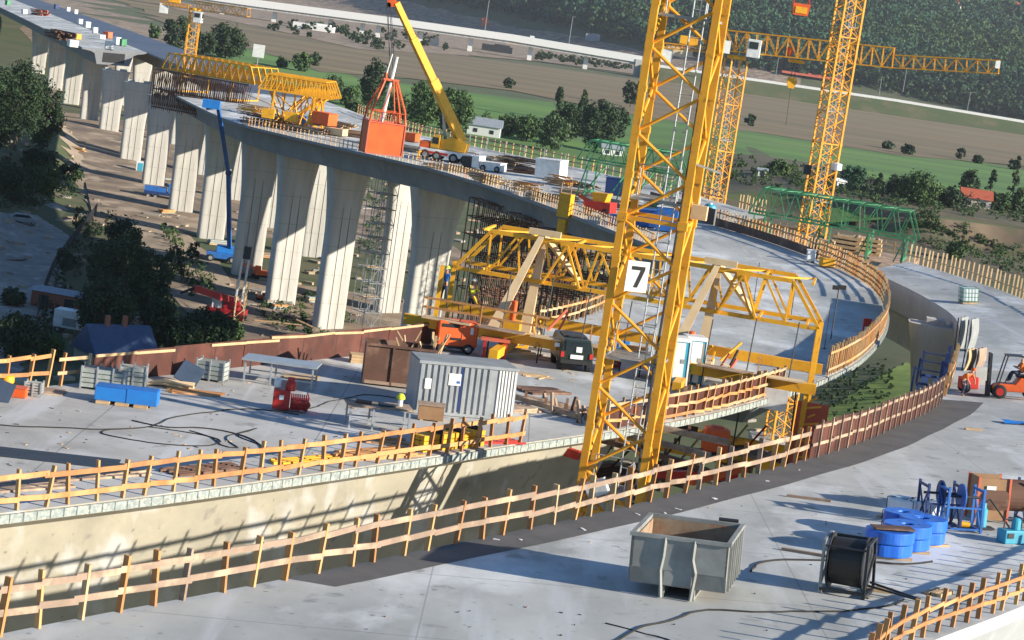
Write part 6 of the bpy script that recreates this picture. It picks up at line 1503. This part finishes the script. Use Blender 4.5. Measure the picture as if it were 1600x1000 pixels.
MB().bar(L(.6, -.3, 2.5), atY(303, 450, y0-3), .75, .85).build('boom_section', 'red_crane', t, world=True); MB().bar(atY(303, 450, y0-3), atY(282, 458, y0-3), .3).build('boom_head', 'dark_steel', t, world=True)
t = ont('pale_crane', 'pale lattice boom standing upright left of the flared piers', 'lattice boom', 371, 505, 0); y0 = t.location.y
lattice_mast(t, t.location-Vector((0, 0, .5)), (atY(378, 440, y0).z), 1.2, 15, 1.2, .14, .09, 'cream', ladder=False); pa, pb = atY(373, 470, y0-.5), atY(385, 400, y0-2)
for dx in (-.4, .4): MB().bar(pa+Vector((dx, 0, 0)), pb+Vector((dx, 0, 0)), .25).build('boom_rail', 'white_paint', t, world=True)
MB().box(tuple(pb+Vector((.1, 0, .4))), (.9, .8, 1.5)).build('boom_head', 'dark_steel', t, world=True)
for k, (px, py, sx, lab) in enumerate(((98, 288, 34, 'pale rubble heap above the grey road'), (84, 325, 44, 'larger pale rubble heap beside the grey road'), (12, 400, 60, 'soil heap at the left frame edge'), (165, 183, 14, 'small pale gravel heap'))):
    p = hitT(px, py); s_ = proj(p)[2]; w_ = sx/s_; b = MB(); n_ = 14
    for j in range(6):
        for i in range(n_): a_ = i*6.283/n_; q = w_/2*(1-(j/5)**1.3)*random.uniform(.85, 1.15); b.v.append((math.cos(a_)*q, math.sin(a_)*q, w_*.2*j/5*random.uniform(.9, 1.1)-.1))
    for j in range(5):
        for i in range(n_): b.f.append((j*n_+i, j*n_+(i+1) % n_, (j+1)*n_+(i+1) % n_, (j+1)*n_+i))
    o = b.build('rubble_heap', 'spoil'); o.location = p; o['kind'] = 'structure'
# mesh fence around the garden
pts = [hitT(x, y) for x, y in ((150, 335), (138, 352), (110, 385), (82, 425), (68, 460), (58, 500), (52, 540))]; pts = resample(pts, 3.0)
t = thing('mesh_fence', 'dark mesh fence between the grey road and the garden', 'fence', pts[0])
for p in pts: MB().tube(p, p+Vector((0, 0, 1.7)), .05, 5).build('post', 'dark_steel', t, world=True)
b = MB()
for a_, c_ in zip(pts, pts[1:]):
    for z in [.1+.16*i for i in range(11)]: b.bar(a_+Vector((0, 0, z)), c_+Vector((0, 0, z)), .02, .02)
    for k in range(12): q = a_.lerp(c_, k/12); b.bar(q, q+Vector((0, 0, 1.7)), .02, .02)
b.build('mesh', 'dark_steel', t, world=True)
random.seed(21)
for k in range(16):
    px, py = random.choice([(130, 230), (200, 250), (270, 330), (330, 380), (400, 400), (440, 480), (500, 330), (505, 380), (415, 330), (510, 430), (250, 290), (180, 205), (405, 455), (500, 470), (300, 350), (460, 500)]); px += random.uniform(-14, 14); py += random.uniform(-10, 10)
    t = ont('timber_stack', 'small stack of formwork timber on bare soil between the piers', 'timber stack', px, py, random.uniform(-20, 60), 'timber stacks on the valley floor')
    for l in range(3): MB().box((0, 0, .15+l*.24), (random.uniform(2, 3.4), random.uniform(.8, 1.4), .2)).build('layer', random.choice(['timber_pale', 'timber_grey', 'timber', 'crate_grey']), t)
t = ont('rubber_mat_pile', 'dark heap of formwork props at the foot of the second flared pier', 'props', 455, 505, 0)
for k in range(26): MB().bar((random.uniform(-5, 5), random.uniform(-3, 3), .1), (random.uniform(-5, 5), random.uniform(-3, 3), random.uniform(.1, 1)), .14).build('prop', random.choice(['dark_steel', 'rust_box', 'timber_pale']), t)

# ---------------- clutter on the far decks ----------------
def far_box(px, py, label, m, w_, d, h, rz=-30, group=None, name='site_box', cat='site box', m2=None):
    t = on(name, label, cat, px, py, rz, group); MB().box((0, 0, h/2+.1), (w_, d, h)).build('body', m, t, bevel=.04); MB().box((0, 0, h+.13), (w_+.1, d+.1, .06)).build('lid', m2 or m, t); MB().box((0, 0, .05), (w_*.8, d*.9, .1)).build('base', 'dark_steel', t); return t
def heap(px, py, label, m, n, ext, h, rz=-35, name='rebar_pile', cat='steel pile', th=.09):
    t = on(name, label, cat, px, py, rz)
    for k in range(n):
        z = random.uniform(.08, h); MB().bar((-ext*random.uniform(.5, 1), random.uniform(-1, 1)*ext*.4, z), (ext*random.uniform(.5, 1), random.uniform(-1, 1)*ext*.4, z+random.uniform(-.1, .1)), th, th).build('bar', random.choice(m) if isinstance(m, list) else m, t)
far_box(860, 280, 'white site cabin on the second deck, plainest and largest white box', 'white_paint', 3.0, 2.4, 2.1, -22, cat='cabin', name='site_cabin')
t = far_box(770, 268, 'white flatbed truck parked right of the yellow crane', 'white_paint', 2.6, 1.6, .9, -25, cat='truck', name='truck'); wheels(t, [(-.9, -.8), (.9, -.8)], .35, .2); MB().box((-1.9, 0, .9), (1.0, 1.6, 1.4)).build('cab', 'white_paint', t, bevel=.08)
heap(745, 254, 'long rebar bundles beside the yellow crane', ['rebar', 'grey_steel', 'timber_pale'], 24, 3.6, .8)
heap(815, 262, 'dark rebar mats on edge between the truck and the white cabin', ['rebar', 'dark_steel'], 22, 3.2, 1.2)
heap(700, 266, 'pale timber laid along the inner edge below the yellow crane', ['timber_pale', 'timber_grey'], 18, 4, .4)
heap(560, 214, 'pale scaffold boards on the deck left of the hanging cage', ['timber_pale', 'timber_grey', 'cream'], 26, 4.4, .6, name='board_pile', cat='boards', th=.18)
heap(478, 206, 'jumble of planks on the deck below the smaller yellow truss', ['timber_pale', 'rust_box', 'timber_grey'], 30, 4.5, .7, name='board_pile', cat='boards', th=.16)
heap(420, 196, 'rusty rebar cage lying left of the smaller yellow truss', ['rebar', 'rust_box'], 30, 4.5, 1.2)
heap(640, 236, 'boards and bars right behind the hanging cage', ['timber_pale', 'rebar', 'grey_steel'], 22, 3.6, .6)
heap(905, 305, 'timber forms by the red and yellow pump', ['timber_pale', 'timber_grey', 'grey_steel'], 18, 3, .5)
far_box(506, 196, 'orange container nearest the smaller far truss', 'orange', 2.6, 2, 1.5); far_box(474, 198, 'blue machine between the planks and the orange container', 'blue', 1.8, 1.4, 1.2)
far_box(524, 212, 'cream tank lying on the far deck right of the orange container', 'cream', 3.0, 1.2, .8); far_box(644, 222, 'orange box behind the hanging cage', 'orange', 1.6, 1.2, 1.0)
far_box(738, 262, 'dark grey compressor left of the white truck', 'dark_steel', 2.0, 1.4, 1.1)
for k in range(12):
    i = idx(CO, 245)+k*2; i = min(i, len(CO)-1); t = thing('starter_bar', 'upright starter bar along the far edge of the second deck', 'steel bar', CO[i]+(CI[i]-CO[i]).normalized()*1.2, group='starter bars on the second deck'); MB().tube((0, 0, 0), (0, 0, 1.6), .06, 5).build('shaft', 'grey_steel', t); MB().box((0, 0, .03), (.25, .25, .06)).build('foot_plate', 'grey_steel', t)
for k, (px, py, lab) in enumerate(((722, 246, 'steel props stacked right behind the yellow crane upper body'), (790, 258, 'grey formwork panels stacked between the truck and the cabin'), (828, 272, 'pale beams laid left of the white cabin'), (876, 290, 'pale beams laid right of the white cabin'), (905, 292, 'rusty mats at the far railing right of the cabin'), (760, 286, 'low pale edge boards along the inner railing below the truck'), (820, 302, 'dark rebar upstand frames along the inner edge left of the pump'), (860, 314, 'dark rebar upstand frames next to the red pump'), (600, 228, 'planks right under the hanging cage on the deck'), (530, 200, 'jumbled poles behind the cream tank'), (446, 190, 'dense orange yellow poles between the two far trusses'), (398, 178, 'rusty frames under the longer far truss'), (955, 322, 'pale forms right of the red pump near the dark cabin'), (1040, 330, 'pale forms behind the blue stack inside the mast'))):
    heap(px, py, lab, [['rebar', 'timber_pale', 'grey_steel'], ['timber_pale', 'cream', 'timber_grey'], ['rebar', 'dark_steel', 'rust_box'], ['timber', 'timber_pale', 'yellow']][(k+(6 <= k <= 7)*1) % 4], 22, random.uniform(2.2, 3.4), random.uniform(.5, 1.2), rz=random.uniform(-50, -15), th=random.uniform(.08, .15), name='steel_stack' if 'pale' not in lab else 'board_pile', cat='stack')
# pump and things by the inner edge
t = on('concrete_pump', 'red pump wagon with a yellow hopper on the inner half of the curved deck', 'concrete pump', 936, 338, -25)
MB().box((0, 0, .9), (2.8, 1.6, 1.0)).build('body', 'red', t, bevel=.08); MB().prism([(-.5, 1.4), (.7, 1.4), (.95, 2.2), (-.7, 2.2)], -.6, .6).build('hopper', 'vest_yellow' if False else 'yellow', t); wheels(t, [(-.9, -.8), (.9, -.8)], .4, .25, rim='red'); MB().tube((-1.2, 0, 1.3), (-2.2, 0, 1.7), .18, 8).build('outlet_pipe', 'orange', t)
t = on('edge_platform', 'yellow working platform hooked over the inner deck edge by the red pump', 'work platform', 896, 337, -25); MB().box((-.5, -1.0, .9), (1.2, .9, 2.2)).build('frame_box', 'yellow', t)
MB().box((-.5, -1.0, -1.2), (.8, .7, 1.6)).build('lower_box', 'yellow', t); b = MB(); 
for x in (-1, 0): b.bar((x, -1.4, 2), (x, -1.4, 3.2), .08)
b.bar((-1, -1.4, 3.2), (0, -1.4, 3.2), .08); b.build('guard_frame', 'timber_grey', t)
far_box(1008, 355, 'blue dustsheeted stack seen through the numbered mast', 'blue', 2.2, 1.6, 1.5, -10); far_box(1042, 362, 'tall blue container right inside the numbered mast', 'blue', 1.9, 1.8, 2.1, -10, m2='white_paint'); far_box(960, 305, 'dark blue cabin left of the numbered mast', 'blue_dark', 1.9, 1.5, 1.7, -10)
far_box(1084, 328, 'white cabinet right of the numbered mast, next to the brown screen', 'white_paint', 1.1, .9, 1.4, -5); far_box(962, 352, 'low blue pump by the red pump wagon', 'blue', 1.2, .9, .8, 0)
t = on('water_tank', 'teal round tank on the deck beside the brown screen', 'tank', 1107, 340, 0); MB().lathe((0, 0, 0), [(.5, 0), (.62, .1), (.62, 1.2), (.4, 1.4)], 18).build('body', 'teal', t, smooth=True); MB().lathe((0, 0, 1.4), [(.2, 0), (.2, .12)], 12).build('cap', 'white_paint', t)
planks(985, 372, 'yellow planks on the curved deck seen through the mast', 20, 6, 2.4, 'yellow', .25, .1, .3); planks(1000, 352, 'grey pale boards on the deck left of the tall blue container', 20, 6, 2.4, 'timber_pale', .25, .1, .3)
# stacked slabs at the end of the right hand deck
def slabs(p, label, rz, w_, d, n_, m='timber_pale'):
    t = thing('timber_stack', label, 'timber stack', p, rz, 'timber stacks at the deck end')
    for l in range(n_):
        MB().box((random.uniform(-.1, .1), 0, .18+l*.42), (w_, d, .26)).build('layer', m, t)
        for x in (-w_*.35, w_*.35): MB().box((x, 0, .36+l*.42-.02), (.12, d, .12)).build('spacer', 'timber_grey', t)
pe, qe = AI[-1], AO[-1]; e0 = pe.lerp(qe, .1)
for k, (px, py, lab, w_, n_) in enumerate(((1262, 395, 'pale timber stack left of the slim mast foot', 2.2, 3), (1300, 396, 'tall pale timber stack right below the slim mast', 2.6, 4), (1334, 399, 'broad pale timber stack nearest the right hand deck end', 2.6, 4))):
    p = at(px, py, 20.9); p.y += 6; p.x += 2; slabs(Vector((p.x, p.y, 20.6)), lab, -12, w_, 1.8, n_)
t = thing('deck_platform', 'timber working platform between the ends of the two right hand decks', 'work platform', Vector((27, 196, 20.3)), -14)
MB().box((0, 0, -.25), (15, 30, .5)).build('planking', 'timber_grey', t); 
for x in (-5, 5): MB().box((x, 0, -1), (.5, 30, 1)).build('carrier_beam', 'green_steel', t)
railing('far railing of pale stakes on the working platform behind the green truss', [Vector((20+k*1.5, 209-k*.4, 20.35)) for k in range(12)], .8, 1.3, 'timber_pale', 'timber', rails=(.6, 1.1), group='pale stake fences')
far_box(1291, 418, 'yellow machine on the curve railing below the timber stacks', 'yellow', 1.2, .7, .6, 0); far_box(1266, 410, 'small white box left of the yellow machine', 'white_paint', .7, .5, .9, 0)
t = thing('green_pallet', 'green steel grating at the end of the right hand deck', 'grating', Vector((27.6, 178.5, 21.45)), -14); MB().box((0, 0, .06), (2.6, 1.4, .1)).build('plate', 'green_steel', t); MB().box((0, 0, .16), (2.6, .1, .1)).build('bar', 'green_steel', t)
# clutter on the far left stub and the blue surface
heap(94, 62, 'red brown steel pile on the far left deck stub', ['rebar', 'rust_box'], 34, 5, 1.6, rz=-60, th=.25); heap(63, 24, 'second red brown steel pile farther along the stub', ['rebar', 'salmon'], 24, 5, 1.6, rz=-60, th=.3)
for px, py, lab, m in ((120, 62, 'yellow machine at the far left deck stub', 'yellow'), (113, 74, 'white box at the edge of the far left stub', 'white_paint'), (170, 78, 'white box at the end face of the far left stub', 'white_paint'), (160, 62, 'white tent at the far left stub', 'white_wrap'), (168, 60, 'orange machine at the far left stub', 'orange'), (192, 72, 'green tent with a yellow side at the stub end', 'green_steel'), (182, 70, 'pale box left of the green tent', 'white_wrap'), (38, 22, 'white container on the far left stub near the left edge', 'white_paint'), (12, 8, 'green container in the top left corner', 'green_steel'), (88, 14, 'dark blue container far up the blue surfaced deck', 'blue_dark')):
    far_box(px, py, lab, m, random.uniform(1.4, 2.4), random.uniform(1.1, 1.6), random.uniform(.9, 1.6), random.uniform(-75, -40))
for k, (px, py) in enumerate(((125, 38), (136, 44), (148, 52), (106, 18), (118, 22))):
    far_box(px, py, 'small white pallet load on the blue surfaced deck, %s from the near end' % ORD[(2, 1, 0, 4, 3)[k]], 'white_paint', 1.4, 1.1, 1.3, -60, 'pallet loads on the blue surface')
p = hitT(400, 112); t = thing('notice_board', 'blank white notice board on a post behind the far yellow truss', 'board', p); h = 22/proj(p)[2]
p2 = atY(400, 79, p.y); MB().box((0, 0, p2.z-p.z), (18/proj(p)[2], .3, 20/proj(p)[2])).build('board', 'white_paint', t); MB().tube((0, .2, 0), (0, .2, p2.z-p.z), .2, 6).build('post', 'grey_steel', t)
# far construction clutter
for px, py, lab, m, w_, h in ((490, 48, 'pale stone heap under the far viaduct', 'white_paint', 26, 4), (678, 72, 'small white cabin under the far viaduct', 'white_paint', 6, 5), (925, 66, 'blue grey cabin at the wood edge', 'roof_grey', 14, 7), (757, 42, 'orange machine beside the far viaduct', 'orange', 7, 8), (776, 82, 'dark machine under the far viaduct', 'dark_steel', 22, 5), (800, 70, 'yellow machine under the far viaduct', 'yellow', 10, 5), (1060, 92, 'cream building behind the numbered mast, far away', 'cream', 24, 9), (1270, 122, 'row of red and white barriers by the far road', 'salmon', 60, 2)):
    p = hitT(px, py) or atY(px, py, 2000); t = thing('far_object', lab, 'building' if 'building' in lab or 'cabin' in lab else ('barriers' if 'barriers' in lab else ('heap' if 'heap' in lab else 'machine')), p); t.name = 'site_cabin' if 'cabin' in lab or 'building' in lab else ('road_barrier' if 'barrier' in lab else ('stone_heap' if 'heap' in lab else 'site_machine'))
    MB().box((0, 0, h/2), (w_, w_*.5, h)).build('body', m, t); MB().box((w_*.15, 0, h+.5), (w_*.5, w_*.4, 1)).build('top', m if m != 'cream' else 'roof_red', t)
# workers
p, n = hit(735, 512); person('worker in a yellow vest standing on the traveller platform by the scaffold', Vector((atY(735, 480, 112).x, 112, 22.2)), 20, 'stand', 'vest_yellow')
person('worker in blue standing at the left end of the yellow traveller', Vector((atY(692, 470, 114).x, 114, 22.4)), 160, 'stand', 'blue', helmet='vest_yellow')
p, n = hit(598, 238); person('worker in dark clothes on the deck behind the hanging cage', hit(583, 215)[0], 30, 'stand', 'dark_steel')
# ---------------- haze ----------------
hz = MB().box((0, 1600, 160), (6400, 4200, 360)).build('haze', 'rope'); hz['kind'] = 'stuff'
hm = bpy.data.materials.new('haze_air'); hm.use_nodes = True; n = hm.node_tree.nodes; n.remove(n['Principled BSDF'])
v = n.new('ShaderNodeVolumePrincipled'); v.inputs['Color'].default_value = (.84, .90, 1, 1); v.inputs['Density'].default_value = .00005; v.inputs['Anisotropy'].default_value = .2
hm.node_tree.links.new(v.outputs[0], n['Material Output'].inputs['Volume']); hz.data.materials.clear(); hz.data.materials.append(hm)
